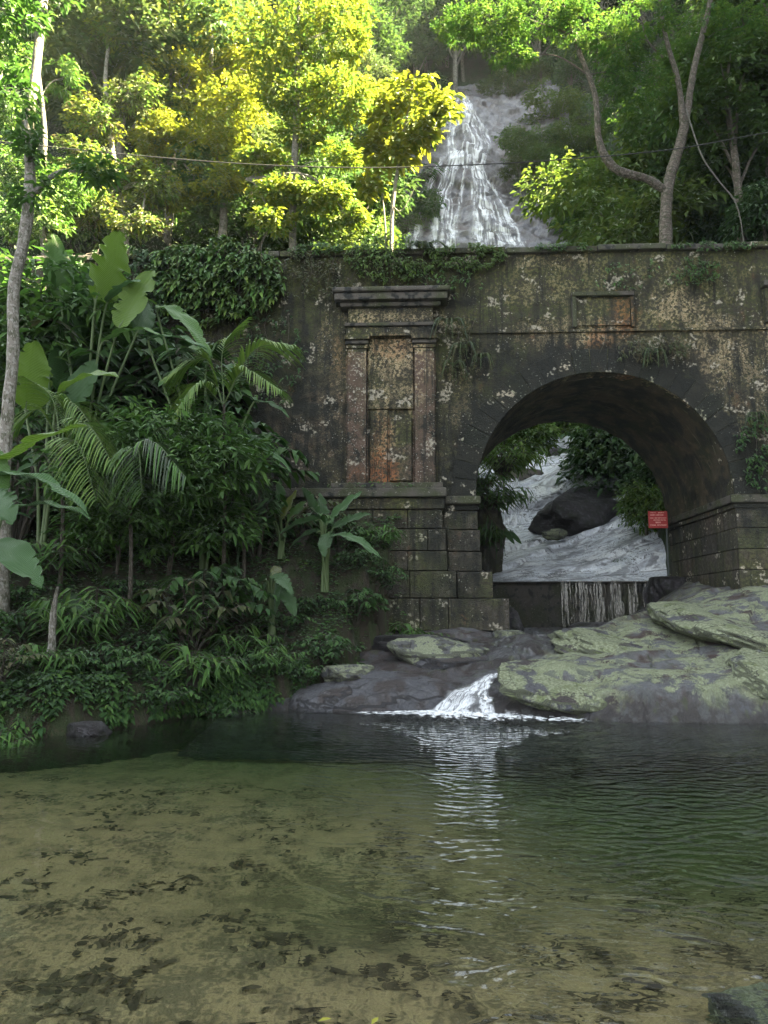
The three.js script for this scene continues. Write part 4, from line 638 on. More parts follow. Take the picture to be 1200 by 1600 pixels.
function palm(label, foot, fronds, group, o = {}) { // fronds: [u0,v0,d0, u1,v1,d1, u2,v2,d2] crown, top of the arch, tip
  const f = at(...foot); f.y = groundY(f.x, -f.z); const t = thing(o.name ?? 'palm', label, 'palm', f.toArray(), group), c0 = at(fronds[0][0], fronds[0][1], fronds[0][2]).sub(f);
  part('trunk', tapered([V(0, -0.1, 0), c0.clone().multiplyScalar(0.5).add(V(0.05, 0, 0)), c0], [0.05, 0.04, 0.03], 7, 0.06, foot[0]), brownBark, t);
  fronds.forEach((q, i) => {
    const a = at(q[0], q[1], q[2]).sub(f), m = at(q[3], q[4], q[5]).sub(f), b = at(q[6], q[7], q[8]).sub(f), ln = a.distanceTo(m) + m.distanceTo(b);
    const { blade, rib } = frondGeo([a, m, b], (o.leaflet ?? 0.34) * ln, o.n ?? 30, (o.wid ?? 0.028) * ln * 0.6, o.droop ?? 0.55, i * 5 + foot[0], o.pal ?? PAL.mid);
    const fr = part('frond', blade, glossyFoliage, t); part('rib', rib, stalkMat, fr);
  });
  return t;
}
// ---------------------------------------------------------------- left bank
tree('leaning_tree', 'slender pale trunked tree at the left edge, mottled with lichen', 'tree', null, { seed: 41, bark: paleBark, limbs: [{ pts: [[2, 985, 13.6], [4, 850, 13.6], [8, 690, 13.6], [20, 560, 13.6], [22, 450, 13.6], [38, 370, 13.6], [47, 290, 13.7], [46, 190, 13.8], [56, 110, 13.8], [70, -20, 13.9], [84, -170, 14]], r: [0.145, 0.125, 0.11, 0.105, 0.11, 0.095, 0.09, 0.085], sides: 14 }, { pts: [[56, 300, 13.7], [90, 270, 13.4], [140, 266, 13.2]], r: [0.06, 0.045, 0.02] }, { pts: [[60, 60, 13.9], [20, 20, 13.6], [-20, 10, 13.4]], r: [0.05, 0.04, 0.02] }],
  blobs: [[10, 20, 13.2, 70, 45, 0.8], [70, -50, 13.6, 90, 60, 0.6], [60, 300, 13.5, 42, 24, 0.4], [20, 150, 13.2, 36, 60, 0.4], [45, 225, 13.5, 24, 36, 0.25], [150, 268, 13.2, 40, 22, 0.3]], leaf: { len: 0.17, wid: 0.075, per: 170, spray: 6, pal: PAL.mid, droop: 0.4, lite: false, freq: 1.3 }, twig: 0.02 });
// broken stake by the water
{ const p = at(75, 1062, 12.4); p.y = groundY(p.x, 12.4); const t = thing('dead_stake', 'bare broken trunk standing upright on the left bank', 'stake', p.toArray()); part('trunk', tapered([V(0, -0.2, 0), V(0.03, 0.5, 0), V(0.02, 1.0, 0), V(0.08, 1.5, 0.02)], [0.085, 0.065, 0.055, 0.02], 9, 0.2, 4), paleBark, t); }

const big = 'big leaved plants on the left bank';
bladePlant('giant_heliconia', 'tall upright plant with huge bright paddle leaves beside the pale trunk', 'banana plant', big, [120, 860, 16.4], [
  [150, 468, 188, 364, 16.0, 16.2, 58, -0.05, 1.35, 2], [94, 468, 84, 368, 16.4, 16.5, 42, -0.04, 1.2, 0], [186, 512, 241, 420, 15.6, 15.8, 42, 0.05, 1.1, 2], [92, 612, 112, 486, 16.4, 16.6, 46, 0.0, 1.3, 1], [66, 610, 66, 470, 16.8, 17.0, 50, 0.0, 1.2, 1],
  [168, 472, 220, 432, 16.2, 15.4, 24, 0.15, 0.5, 3], [160, 535, 250, 512, 15.6, 14.9, 20, 0.18, 0.3, 0], [148, 470, 128, 424, 16.3, 16.6, 40, 0.1, 1.0, 1], [100, 540, 130, 430, 16.9, 17.2, 46, 0, 1.3, 1], [214, 520, 232, 470, 16.4, 16.8, 30, 0.1, 1.0, 1]]);
bladePlant('giant_heliconia', 'low plant with a rounded upright leaf and an arching one beside the pale trunk', 'banana plant', big, [70, 800, 15.0], [
  [40, 640, 54, 532, 14.8, 14.9, 54, 0.0, 1.25, 2], [92, 616, 186, 577, 14.8, 13.9, 26, 0.18, 0.45, 2], [74, 640, 62, 560, 15.2, 15.5, 40, 0.0, 1.2, 1], [110, 640, 150, 560, 15.6, 15.8, 34, 0.05, 1.1, 1], [100, 660, 160, 700, 14.4, 13.8, 22, 0.2, 0.4, 3]]);
bladePlant('banana_plant', 'plant with long arching leaves entering from the left edge', 'banana plant', big, [-30, 960, 12.6], [
  [-30, 752, 136, 652, 12.6, 11.8, 36, 0.12, 0.35, 2], [-20, 748, 140, 782, 12.2, 11.6, 26, 0.22, 0.2, 3], [8, 800, 142, 796, 12.6, 11.9, 18, 0.15, 0.15, 3], [-10, 850, 66, 908, 12.2, 11.8, 38, 0.15, 0.7, 3], [-20, 770, 20, 812, 11.9, 11.7, 40, 0.2, 0.6, 3], [-40, 700, 12, 760, 12.4, 12.0, 34, 0.2, 0.4, 0]]);
bladePlant('giant_heliconia', 'plant with a broad dark hanging blade behind the palm', 'banana plant', big, [320, 860, 16.8], [
  [322, 615, 310, 728, 16.3, 16.1, 56, 0.0, 1.3, 1], [245, 478, 332, 545, 16.6, 15.8, 22, 0.2, 0.5, 0], [232, 530, 324, 538, 16.2, 15.5, 17, 0.15, 0.3, 3], [322, 580, 340, 532, 16.2, 16.0, 24, 0.05, 1.0, 0], [355, 700, 456, 722, 16.4, 15.6, 15, 0.25, 0.3, 3], [350, 690, 430, 690, 16.6, 16.0, 12, 0.2, 0.3, 1], [398, 627, 452, 646, 16.3, 15.8, 11, 0.15, 0.3, 3], [298, 668, 332, 666, 15.6, 15.3, 12, 0.1, 0.3, 3], [268, 700, 276, 800, 16.4, 16.2, 34, 0.05, 1.2, 1], [364, 740, 372, 900, 17.2, 17.0, 40, 0, 1.25, 1], [300, 740, 330, 640, 16.9, 17.1, 40, 0, 1.2, 1]]);
bladePlant('heliconia', 'rosette of grey green paddle leaves in front of the pedestal', 'banana plant', big, [508, 915, 17.6], [
  [510, 820, 565, 766, 17.4, 17.1, 19, 0.05, 0.9, 3], [500, 816, 472, 760, 17.5, 17.7, 20, 0.05, 1.0, 3], [518, 836, 594, 864, 17.2, 16.7, 17, 0.18, 0.4, 3], [500, 812, 436, 830, 17.2, 16.8, 16, 0.15, 0.4, 3], [514, 832, 508, 866, 17.0, 16.7, 24, 0.2, 0.5, 3], [500, 830, 452, 852, 17.1, 16.7, 15, 0.2, 0.4, 3], [520, 826, 580, 800, 17.7, 17.6, 15, 0.1, 0.8, 1], [506, 822, 500, 770, 17.9, 18.1, 18, 0.0, 1.0, 1]]);
bladePlant('heliconia', 'small plant with a yellowing upright leaf left of the grey green rosette', 'banana plant', big, [440, 900, 17.9], [
  [440, 812, 464, 766, 17.7, 17.6, 16, 0.0, 1.0, 4], [436, 800, 437, 748, 17.9, 18.0, 17, 0.0, 1.1, 1], [420, 800, 412, 742, 18.0, 18.1, 15, 0.0, 1.1, 1], [430, 815, 398, 830, 17.5, 17.1, 14, 0.2, 0.5, 3], [450, 815, 478, 782, 17.8, 17.8, 16, 0.05, 0.9, 0]]);
bladePlant('heliconia', 'drooping broad leaved plant near the waterside below the rosette', 'banana plant', big, [425, 985, 16.4], [
  [415, 905, 392, 925, 16.2, 15.8, 20, 0.2, 0.6, 3], [425, 900, 456, 922, 16.2, 15.8, 18, 0.25, 0.5, 3], [430, 905, 430, 960, 16.1, 15.9, 20, 0.1, 0.8, 1], [436, 910, 462, 960, 16.2, 16.0, 18, 0.1, 0.8, 1], [418, 908, 404, 955, 16.2, 16.0, 18, 0.1, 0.8, 1], [424, 896, 440, 888, 16.3, 16.4, 14, 0, 0.9, 4]]);
bladePlant('young_banana', 'small broad leaved seedling in the dark hollow of the bank', 'banana plant', big, [112, 1010, 13.6], [[108, 945, 96, 975, 13.4, 13.2, 26, 0.1, 0.7, 1], [116, 945, 136, 975, 13.4, 13.2, 26, 0.1, 0.7, 1], [112, 955, 112, 925, 13.6, 13.7, 22, 0, 1.0, 1]]);

const pg = 'palms on the left bank';
palm('feathery palm arching right in front of the wall', [350, 830, 16.2], [[350, 632, 16.0, 400, 545, 15.8, 458, 540, 15.6], [350, 632, 16.0, 380, 580, 15.6, 440, 610, 15.2], [348, 632, 16.0, 320, 560, 15.9, 262, 590, 15.7], [350, 632, 16.0, 350, 540, 16.3, 385, 500, 16.6], [348, 632, 16.0, 310, 600, 15.4, 270, 650, 15.0]], pg, { pal: PAL.bright, leaflet: 0.42, wid: 0.04, n: 34 });
palm('palm with stiff narrow leaflets above the long banana leaf', [95, 900, 14.4], [[95, 700, 14.2, 60, 640, 14.0, 16, 672, 13.8], [95, 700, 14.2, 110, 630, 14.1, 160, 690, 13.8], [95, 700, 14.2, 130, 660, 13.8, 180, 730, 13.5], [95, 700, 14.2, 80, 620, 14.5, 40, 590, 14.7], [95, 700, 14.2, 120, 690, 13.6, 150, 780, 13.2]], pg, { n: 36, wid: 0.032, leaflet: 0.4, pal: PAL.bright });
palm('drooping palm with silvery hanging leaflets in the middle of the bank', [205, 900, 14.6], [[200, 740, 14.6, 235, 690, 14.3, 290, 745, 14.0], [200, 740, 14.6, 190, 705, 14.2, 148, 765, 13.9], [200, 740, 14.6, 215, 700, 14.0, 222, 770, 13.6], [200, 740, 14.6, 250, 670, 14.8, 270, 690, 15.0]], pg, { n: 34, droop: 0.95, leaflet: 0.42, wid: 0.036, pal: [...PAL.grey, ...PAL.mid] });
palm('short drooping palm left of the yellowing heliconia', [380, 900, 16.6], [[378, 760, 16.6, 395, 725, 16.3, 414, 770, 16.1], [378, 760, 16.6, 362, 722, 16.3, 338, 770, 16.1], [378, 760, 16.6, 385, 725, 16.0, 384, 780, 15.8]], pg, { n: 26, droop: 1.0, leaflet: 0.4, pal: PAL.grey });

// shrubs: a few kinds, each copied to several places
const KIND = {
  fine: { leaves: crownGeo(201, [[V(0, 1.45, 0), [0.8, 0.4, 0.8], 1.2], [V(0.55, 1.2, 0.2), [0.55, 0.32, 0.55], 0.8], [V(-0.5, 1.25, 0.25), [0.55, 0.34, 0.55], 0.8], [V(0.1, 0.9, 0.4), [0.6, 0.3, 0.5], 0.7], [V(-0.35, 0.7, 0.1), [0.5, 0.3, 0.5], 0.6], [V(0.4, 0.55, -0.1), [0.5, 0.28, 0.5], 0.6]], { len: 0.12, wid: 0.038, per: 330, spray: 7, pal: PAL.mid, droop: 0.35, gap: -0.35, freq: 2, shell: 0.3, lite: false }), stems: mergeGeometries([tapered([V(0, -0.1, 0), V(0.05, 0.6, 0), V(0, 1.4, 0)], [0.03, 0.022, 0.008], 6, 0.1, 1), tapered([V(0.02, 0.4, 0), V(0.3, 0.8, 0.1), V(0.55, 1.2, 0.2)], [0.016, 0.012, 0.004], 5, 0.1, 2), tapered([V(0.02, 0.4, 0), V(-0.25, 0.8, 0.1), V(-0.5, 1.25, 0.25)], [0.016, 0.012, 0.004], 5, 0.1, 3)]) }, broad: shrub(202, { h: 1.7, spread: 1.0, stems: 22, per: 18, len: 0.26, wid: 0.10, pal: PAL.deep, droop: 0.5 }),
  dark: shrub(203, { h: 1.3, spread: 1.0, stems: 26, per: 20, len: 0.16, wid: 0.075, pal: PAL.deep, droop: 0.5, bare: 0.15 }), airy: shrub(204, { h: 1.8, spread: 0.9, stems: 16, per: 14, len: 0.22, wid: 0.085, pal: PAL.olive, droop: 0.55, bare: 0.25 }),
  low: shrub(205, { h: 0.55, spread: 0.6, stems: 26, per: 12, len: 0.11, wid: 0.055, pal: PAL.deep, droop: 0.5, bare: 0.1 }), lance: shrub(206, { h: 0.9, spread: 0.75, stems: 30, per: 9, len: 0.32, wid: 0.05, pal: PAL.mid, droop: 0.6, bare: 0.1 }),
};
const onBank = (u, v, d) => { const p = at(u, v, d); return [p.x, bankY(p.x, d), p.z]; };
const sg = 'shrubs on the left bank';
// [kind, u, d, height scale, label]; feet on the bank
[['fine', 262, 16.0, 2.05, 'tall shrub with fine pale leaflets in the middle of the left bank'], ['broad', 318, 15.6, 1.35, 'leafy dark shrub under the drooping palms'], ['airy', 300, 15.0, 1.25, 'airy olive shrub spreading over the dark hollow'], ['dark', 240, 17.5, 1.9, 'dark shrub in the hollow behind the drooping palm'], ['broad', 160, 17.6, 1.9, 'dark shrub behind the bare broken stake'], ['dark', 60, 17.0, 2.2, 'dense shrub behind the pale leaning trunk'], ['dark', 400, 17.8, 1.7, 'dense dark shrub beside the yellowing heliconia'], ['airy', 470, 18.4, 1.0, 'small airy shrub at the back of the rosette'], ['broad', 350, 18.6, 2.0, 'dark shrub against the bridge wall'], ['broad', 20, 15.4, 1.7, 'shrub at the foot of the pale leaning trunk'], ['dark', 130, 18.6, 2.8, 'tallest dark shrub against the bridge wall'], ['fine', 30, 18.0, 2.9, 'tall fine leaved shrub at the far left against the wall'], ['broad', 230, 18.9, 2.4, 'broad leaved shrub below the hanging creeper'], ['dark', 530, 18.6, 0.9, 'low dark shrub at the pedestal foot'], ['lance', 590, 18.7, 0.8, 'lance leaved clump between pedestal and ivy bank'], ['dark', 600, 18.3, 0.75, 'dense small shrub left of the pier corner'], ['broad', 556, 17.4, 0.7, 'leafy clump above the small pale rock'], ['airy', 10, 11.4, 0.62, 'light green clump at the water edge in the left corner'], ['lance', 15, 10.9, 0.6, 'lance leaved clump overhanging the water at the left edge'], ['fine', 180, 15.2, 1.5, 'fine leaved shrub left of the drooping palm'], ['dark', 200, 19.2, 3.3, 'dark leafy mass at the wall behind the tall heliconia'], ['airy', 60, 19.0, 3.4, 'light leaved shrub climbing the wall at the far left'], ['broad', 280, 19.2, 2.6, 'dark broad leaved shrub pressed against the wall']]
  .forEach(([k, u, d, s, label], i) => plantShrub('shrub', label, 'shrub', sg, KIND[k], onBank(u, 900, d), s, i * 1.7, k === 'broad' || k === 'dark' ? glossyFoliage : foliage));
const ORD = ['first', 'second', 'third', 'fourth', 'fifth', 'sixth', 'seventh', 'eighth', 'ninth', 'tenth', 'eleventh', 'twelfth', 'thirteenth', 'fourteenth', 'fifteenth', 'sixteenth', 'seventeenth', 'eighteenth', 'nineteenth', 'twentieth'];
const lowSpots = [[205, 13.1], [250, 13.3], [300, 14.0], [345, 14.2], [390, 14.9], [430, 15.3], [470, 15.6], [505, 16.2], [545, 16.6], [585, 17.2], [620, 17.8], [640, 18.6], [160, 12.9], [110, 12.5], [60, 12.2], [30, 12.0], [330, 15.2], [380, 15.8], [440, 16.6], [490, 17.2], [140, 13.8], [230, 14.3], [190, 14.9], [280, 15.1], [560, 18.0], [40, 13.2], [95, 13.4], [20, 13.9], [150, 15.6], [72, 14.6], [336, 16.6], [257, 16.4]], edge = ([u, d]) => d - shoreD((u - 645) / F * d) < 1.2, lowLabel = (u, d, i) => (i % 3 === 2 ? 'lance leaved' : 'small leaved') + ' low plant, ' + ORD[lowSpots.filter((q) => edge(q) === edge([u, d]) && q[0] < u).length] + (edge([u, d]) ? ' from the left along the water edge' : ' from the left behind the bank edge');
lowSpots.forEach(([u, d], i) => { const r = rngOf(i + 600), p = onBank(u + 14 * (r() - 0.5), 1000, d); plantShrub('low_plant', lowLabel(u, d, i), 'plant', 'low plants along the left bank', KIND[i % 3 === 2 ? 'lance' : 'low'], p, 0.75 + 0.6 * r(), r() * 6, foliage); });
// ground cover that spills over the bank's edge
{
  const L = new Leaves(301), r = L.r; let n = 0;
  while (n < 27000) {
    const x = lerp(-9, -0.2, r()), s = r() < 0.55 ? -0.12 + 0.85 * r() : 6.5 * r(), d = shoreD(x) + s; if (d > 19.7 || x > -2.35 + 0.55 * (d - 14.9) + 0.25) continue;
    const y = bankY(x, d); if (y < 0.03 || fbm(x * 1.2, d * 1.2, 3) + 0.3 * N2(x * 4, d * 4) < -0.18) continue;
    const a = r() * 6.283, dir = V(Math.cos(a), 0.3 - 0.7 * ss(0.5, 0, s), Math.sin(a) + 0.9 * ss(0.7, 0, s)).normalize(), z = 0.06 + 0.09 * r() * r();
    L.leaf(V(x, y + 0.02 + 0.16 * r() * (s < 0.6 ? 0.7 : 1), -d + 0.1 * r()), dir, V(0, 1, 0.5).addScaledVector(unit(r), 0.5), z * 1.3, z * 0.6, L.tint(r() < 0.2 ? PAL.mid : PAL.deep), 0.4); n++;
  }
  const m = shade(new THREE.Mesh(L.geo(), foliage)); m.name = 'ground_cover'; tag(m, 'dark leafy ground cover spilling over the left bank', 'ground cover', null, 'stuff'); scene.add(m);
}
// ---------------------------------------------------------------- plants on the bridge wall
// creeper: leaves hanging on the wall face inside an ellipse [u, v, ru, rv]
function creeper(name, label, seed, u, v, ru, rv, n, o) {
  o = { len: 0.16, wid: 0.07, pal: PAL.mid, out: 0.35, droop: 0.6, hang: 0.7, ...o };
  const f = V(X(u, v), Y(v, u), ZF + 0.06), t = thing(name, label, 'creeper', f.toArray(), 'creepers on the bridge'), L = new Leaves(seed), r = L.r, tubes = [];
  const nv = Math.max(4, Math.round(n / 90));
  for (let k = 0; k < nv; k++) {
    const x0 = (r() * 2 - 1) * ru * K, y0 = (0.2 + 0.8 * r()) * rv * K, drop = (0.6 + r()) * rv * K, pts = [V(x0, y0, 0.03), V(x0 + (r() - 0.5) * 0.4, y0 - drop * 0.4, o.out * r()), V(x0 + (r() - 0.5) * 0.7, y0 - drop, o.out * 0.5 * r())]; tubes.push(tapered(pts, [0.012, 0.009, 0.004], 4, 0, k, 8));
  }
  for (let k = 0; k < n; k++) {
    const a = r() * 6.283, q = Math.sqrt(r()), x = Math.cos(a) * q * ru * K, y = Math.sin(a) * q * rv * K; if (N2(x * 1.4 + seed, y * 1.8) < -0.25 - 0.3 * (1 - q)) continue;
    const p = V(x, y, 0.04 + o.out * r() * (1 - 0.6 * q)), col = L.tint(o.pal), main = V((r() - 0.5) * 1.4, -0.25 + 0.5 * r(), 0.9).normalize();
    for (let m = 0; m < 3; m++) L.leaf(p, V().copy(main).addScaledVector(unit(r), 0.55).normalize(), V(0, 1, 0.4).addScaledVector(unit(r), 0.3), o.len * (0.6 + 0.7 * r()), o.wid * (0.7 + 0.6 * r()), col, o.droop);
  }
  part('stem', mergeGeometries(tubes), brownBark, t); part('foliage', L.geo(), o.mat ?? foliage, t).userData.kind = 'stuff'; return t;
}
creeper('creeper', 'thick leafy creeper hanging over the wall left of the pilasters', 71, 335, 445, 118, 72, 1500, { len: 0.27, wid: 0.11, out: 0.8, pal: [...PAL.mid, ...PAL.bright], mat: glossyFoliage });
creeper('creeper', 'creeper mass behind the tall heliconia leaves', 72, 200, 470, 110, 95, 1100, { len: 0.2, wid: 0.08, out: 0.7, pal: PAL.deep });
creeper('creeper', 'sparse thin creeper between the thick creeper and the pilaster cornice', 73, 492, 432, 75, 42, 330, { len: 0.12, wid: 0.045, out: 0.25, pal: PAL.olive });
creeper('creeper', 'bright leafy creeper spilling over the coping above the pilasters', 74, 612, 408, 78, 40, 820, { len: 0.14, wid: 0.055, out: 0.4, pal: PAL.bright });
creeper('creeper', 'bright low creeper on the coping right of the pilasters', 75, 730, 405, 62, 22, 640, { len: 0.11, wid: 0.05, out: 0.35, pal: PAL.bright });
creeper('creeper', 'thin dark creeper on the wall just above the cornice', 76, 680, 446, 80, 26, 210, { len: 0.12, wid: 0.05, out: 0.25, pal: PAL.mid });
creeper('creeper', 'sparse creeper on the parapet above the plaque', 77, 1010, 432, 110, 26, 170, { len: 0.11, wid: 0.04, out: 0.16, pal: PAL.mid });
creeper('creeper', 'dark leafy creeper on the right pier', 78, 1185, 705, 38, 62, 330, { len: 0.13, wid: 0.055, out: 0.25, pal: PAL.deep });
creeper('creeper', 'withered brownish creeper over the top of the arch', 79, 1010, 545, 70, 22, 220, { len: 0.14, wid: 0.03, out: 0.12, pal: PAL.olive, droop: 0.9 });
creeper('creeper', 'thin creeper on the wall left of the arch ring', 80, 722, 545, 36, 60, 150, { len: 0.10, wid: 0.035, out: 0.12, pal: PAL.olive, droop: 0.8 });
creeper('creeper', 'tiny creeper leaves on the pedestal moulding', 81, 600, 762, 90, 9, 170, { len: 0.08, wid: 0.035, out: 0.45, pal: PAL.mid });
creeper('creeper', 'dark creeper over the wall below the feathery palm', 82, 420, 560, 60, 90, 260, { len: 0.15, wid: 0.06, out: 0.3, pal: PAL.deep });
creeper('creeper', 'low leafy fringe on the coping left of the bright creeper', 83, 500, 393, 50, 9, 170, { len: 0.12, wid: 0.05, out: 0.3, pal: PAL.mid }); creeper('creeper', 'low leafy fringe on the coping above the arch', 84, 880, 390, 60, 7, 150, { len: 0.10, wid: 0.045, out: 0.25, pal: PAL.mid }); creeper('creeper', 'low leafy fringe on the coping near the right frame edge', 85, 1110, 388, 70, 7, 170, { len: 0.10, wid: 0.045, out: 0.25, pal: PAL.mid }); creeper('creeper', 'hanging leafy patch below the coping right of the plaque', 86, 1085, 425, 40, 24, 150, { len: 0.11, wid: 0.05, out: 0.2, pal: PAL.mid });
// ferns rooted in the wall: each frond its own part
function fern(label, u, v, n, size, seed, fall = 0.75) {
  const t = thing('wall_fern', label, 'fern', [X(u, v), Y(v, u), ZF + 0.05], 'ferns on the bridge wall'), r = rngOf(seed);
  for (let k = 0; k < n; k++) { const a = (k / (n - 1) - 0.5) * 2.6 + (r() - 0.5) * 0.3, s = size * (0.7 + 0.5 * r()); const { blade, rib } = frondGeo([V(0, 0, 0), V(Math.sin(a) * 0.5 * s, 0.10 * s, 0.42 * s), V(Math.sin(a) * 0.85 * s, -fall * s, 0.5 * s)], 0.3 * s, 20, 0.035 * s, 0.5, seed + k, k % 2 ? PAL.olive : PAL.grey); const f = part('frond', blade, foliage, t); part('rib', rib, stalkMat, f); }
}
fern('topmost drooping fern beside the right pilaster', 702, 508, 6, 0.62, 411); fern('drooping fern right of the pilaster capital', 724, 545, 6, 0.6, 412); fern('lowest fern in the row right of the pilaster', 708, 572, 5, 0.55, 413); fern('spreading fern near the arch ring below the string course', 752, 560, 5, 0.55, 414); fern('drooping fern over the crown of the arch', 1020, 552, 5, 0.5, 415, 1.0); fern('fern on top of the coping above the pilasters', 660, 392, 7, 0.7, 416, 0.15); fern('fern on the right pier side near the frame edge', 1176, 650, 5, 0.5, 417);
// sign
{
  const t = thing('warning_sign', 'small red sign with rows of white lettering on a post beside the arch', 'sign', at(1045, 886, 23.7).toArray()), o = t.position, c = document.createElement('canvas'); c.width = 256; c.height = 224; const g = c.getContext('2d');
  g.fillStyle = '#8f1d1a'; g.fillRect(0, 0, 256, 224); const q = rngOf(9); for (let i = 0; i < 900; i++) { g.fillStyle = q() < 0.5 ? 'rgba(70,10,8,0.25)' : 'rgba(190,90,80,0.18)'; g.fillRect(q() * 256, q() * 224, 2 + 6 * q(), 1 + 3 * q()); }
  g.fillStyle = '#e6b9a8'; // the lettering is too small to read in the photograph: its lines and word lengths are kept as strokes
  for (const [y, h, words] of [[14, 10, [[26, 96], [134, 214]]], [42, 15, [[26, 82], [96, 200]]], [84, 12, [[18, 70], [80, 110], [122, 232]]], [112, 11, [[66, 150], [160, 228]]], [140, 20, [[92, 122], [128, 160]]], [178, 15, [[18, 92], [112, 142], [156, 234]]]])
    for (const [a, b] of words) for (let x = a; x < b; x += 9) { g.fillRect(x, y, 2.6, h); if (q() < 0.7) g.fillRect(x, y + (q() < 0.5 ? 0 : h / 2 - 1), 6.4, 2.6); if (q() < 0.6) g.fillRect(x, y + h - 2.6, 6.4, 2.6); if (q() < 0.5) g.fillRect(x + 4.6, y, 2.4, h); }
  const tx = new THREE.CanvasTexture(c); tx.colorSpace = THREE.SRGBColorSpace;
  const w = 30 * 23.7 / F, h = 27 * 23.7 / F, pc = at(1028, 812, 23.7).sub(o), pn = new THREE.PlaneGeometry(w - 0.02, h - 0.02), red = new THREE.MeshStandardMaterial({ name: 'red paint', color: rgb(0.22, 0.018, 0.014), roughness: 0.6 });
  const board = part('panel', new RoundedBoxGeometry(w, h, 0.03, 2, 0.012).translate(pc.x, pc.y, pc.z), red, t); part('lettering', pn.translate(pc.x, pc.y, pc.z + 0.019), new THREE.MeshStandardMaterial({ name: 'sign print', map: tx, roughness: 0.55 }), board);
  part('post', tapered([V(0, -0.25, -0.05), V(0.005, 0.8, -0.045), V(0, pc.y + 0.1, -0.04)], [0.028, 0.026, 0.026], 8, 0, 1), new THREE.MeshStandardMaterial({ name: 'post', color: rgb(0.06, 0.07, 0.065), roughness: 0.7 }), t);
}
// fallen yellow leaves afloat
for (const [u, v, a, label] of [[508, 1543, 0.3, 'yellow leaf afloat near the bottom edge, the more leftward of two'], [586, 1543, 1.1, 'yellow leaf afloat near the bottom edge, the more rightward of two'], [112, 1312, 0.2, 'tiny pale leaf afloat on the calm left of the pool'], [727, 1482, 0.8, 'tiny bright leaf afloat at the edge of the ripples']]) {
  const d = 1.85 * F / (v - 961), p = at(u, v, d), L = new Leaves(u), s = v > 1500 ? 0.065 : 0.03; L.leaf(V(-s * 0.5, 0, 0), V(1, 0, 0), V(0, 1, 0), s, s * 0.42, v > 1500 ? [0.42, 0.40, 0.05] : [0.5, 0.46, 0.36], -0.05);
  const m = shade(new THREE.Mesh(L.geo(), foliage)); m.name = numbered('fallen_leaf'); m.position.set(p.x, 0.004, p.z); m.rotation.y = a; tag(m, label, 'leaf', 'leaves afloat on the pool'); scene.add(m);
}

// ---------------------------------------------------------------- trees behind the bridge
const lit = 'tall trees on the left behind the bridge';
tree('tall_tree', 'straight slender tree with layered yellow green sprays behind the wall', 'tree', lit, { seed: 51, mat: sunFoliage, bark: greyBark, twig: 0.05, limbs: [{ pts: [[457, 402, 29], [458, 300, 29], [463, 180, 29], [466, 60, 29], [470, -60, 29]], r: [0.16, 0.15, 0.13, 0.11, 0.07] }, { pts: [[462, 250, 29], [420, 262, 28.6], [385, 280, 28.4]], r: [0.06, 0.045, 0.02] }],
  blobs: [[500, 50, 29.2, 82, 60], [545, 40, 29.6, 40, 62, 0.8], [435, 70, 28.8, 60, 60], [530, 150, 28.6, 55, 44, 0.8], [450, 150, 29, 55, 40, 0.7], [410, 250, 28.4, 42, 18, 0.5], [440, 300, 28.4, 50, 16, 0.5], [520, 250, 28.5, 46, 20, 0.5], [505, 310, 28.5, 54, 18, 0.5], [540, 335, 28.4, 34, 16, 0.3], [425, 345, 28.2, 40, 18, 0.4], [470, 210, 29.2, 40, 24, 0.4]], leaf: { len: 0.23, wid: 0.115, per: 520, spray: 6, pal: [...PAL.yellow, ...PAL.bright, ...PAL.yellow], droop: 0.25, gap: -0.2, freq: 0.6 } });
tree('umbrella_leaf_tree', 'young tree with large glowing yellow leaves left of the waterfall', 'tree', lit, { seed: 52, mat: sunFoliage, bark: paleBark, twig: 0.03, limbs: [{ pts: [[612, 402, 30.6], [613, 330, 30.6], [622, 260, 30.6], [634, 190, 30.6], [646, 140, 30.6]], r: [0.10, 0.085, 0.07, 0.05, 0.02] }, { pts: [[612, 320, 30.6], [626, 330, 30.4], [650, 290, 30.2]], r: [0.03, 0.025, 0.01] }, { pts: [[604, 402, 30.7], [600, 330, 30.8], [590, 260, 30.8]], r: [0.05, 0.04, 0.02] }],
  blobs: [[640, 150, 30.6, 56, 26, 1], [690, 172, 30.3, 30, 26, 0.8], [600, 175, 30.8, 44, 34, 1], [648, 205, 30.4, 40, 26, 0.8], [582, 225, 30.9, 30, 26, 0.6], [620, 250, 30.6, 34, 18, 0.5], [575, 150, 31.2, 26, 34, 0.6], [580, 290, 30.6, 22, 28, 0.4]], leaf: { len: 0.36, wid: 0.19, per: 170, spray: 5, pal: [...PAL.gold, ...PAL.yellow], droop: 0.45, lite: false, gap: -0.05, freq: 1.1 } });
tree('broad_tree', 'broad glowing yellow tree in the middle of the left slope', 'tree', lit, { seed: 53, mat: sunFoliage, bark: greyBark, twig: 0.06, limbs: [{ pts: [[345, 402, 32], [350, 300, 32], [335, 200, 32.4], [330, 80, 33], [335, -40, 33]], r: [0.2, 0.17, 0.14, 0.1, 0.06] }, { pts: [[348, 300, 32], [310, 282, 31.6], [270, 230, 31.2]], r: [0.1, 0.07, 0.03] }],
  blobs: [[340, 60, 33, 80, 60], [280, 130, 32.2, 64, 52], [360, 170, 31.6, 62, 48], [310, 215, 31.2, 70, 40], [250, 215, 31.6, 50, 44], [390, 110, 32.6, 44, 50], [300, 20, 33.6, 70, 50], [330, 285, 31, 62, 26, 0.7], [270, 300, 31, 48, 26, 0.6], [380, 250, 31.4, 34, 26, 0.5]], leaf: { len: 0.23, wid: 0.11, per: 520, spray: 6, pal: [...PAL.yellow, ...PAL.gold], droop: 0.35, gap: -0.18, freq: 0.5 } });
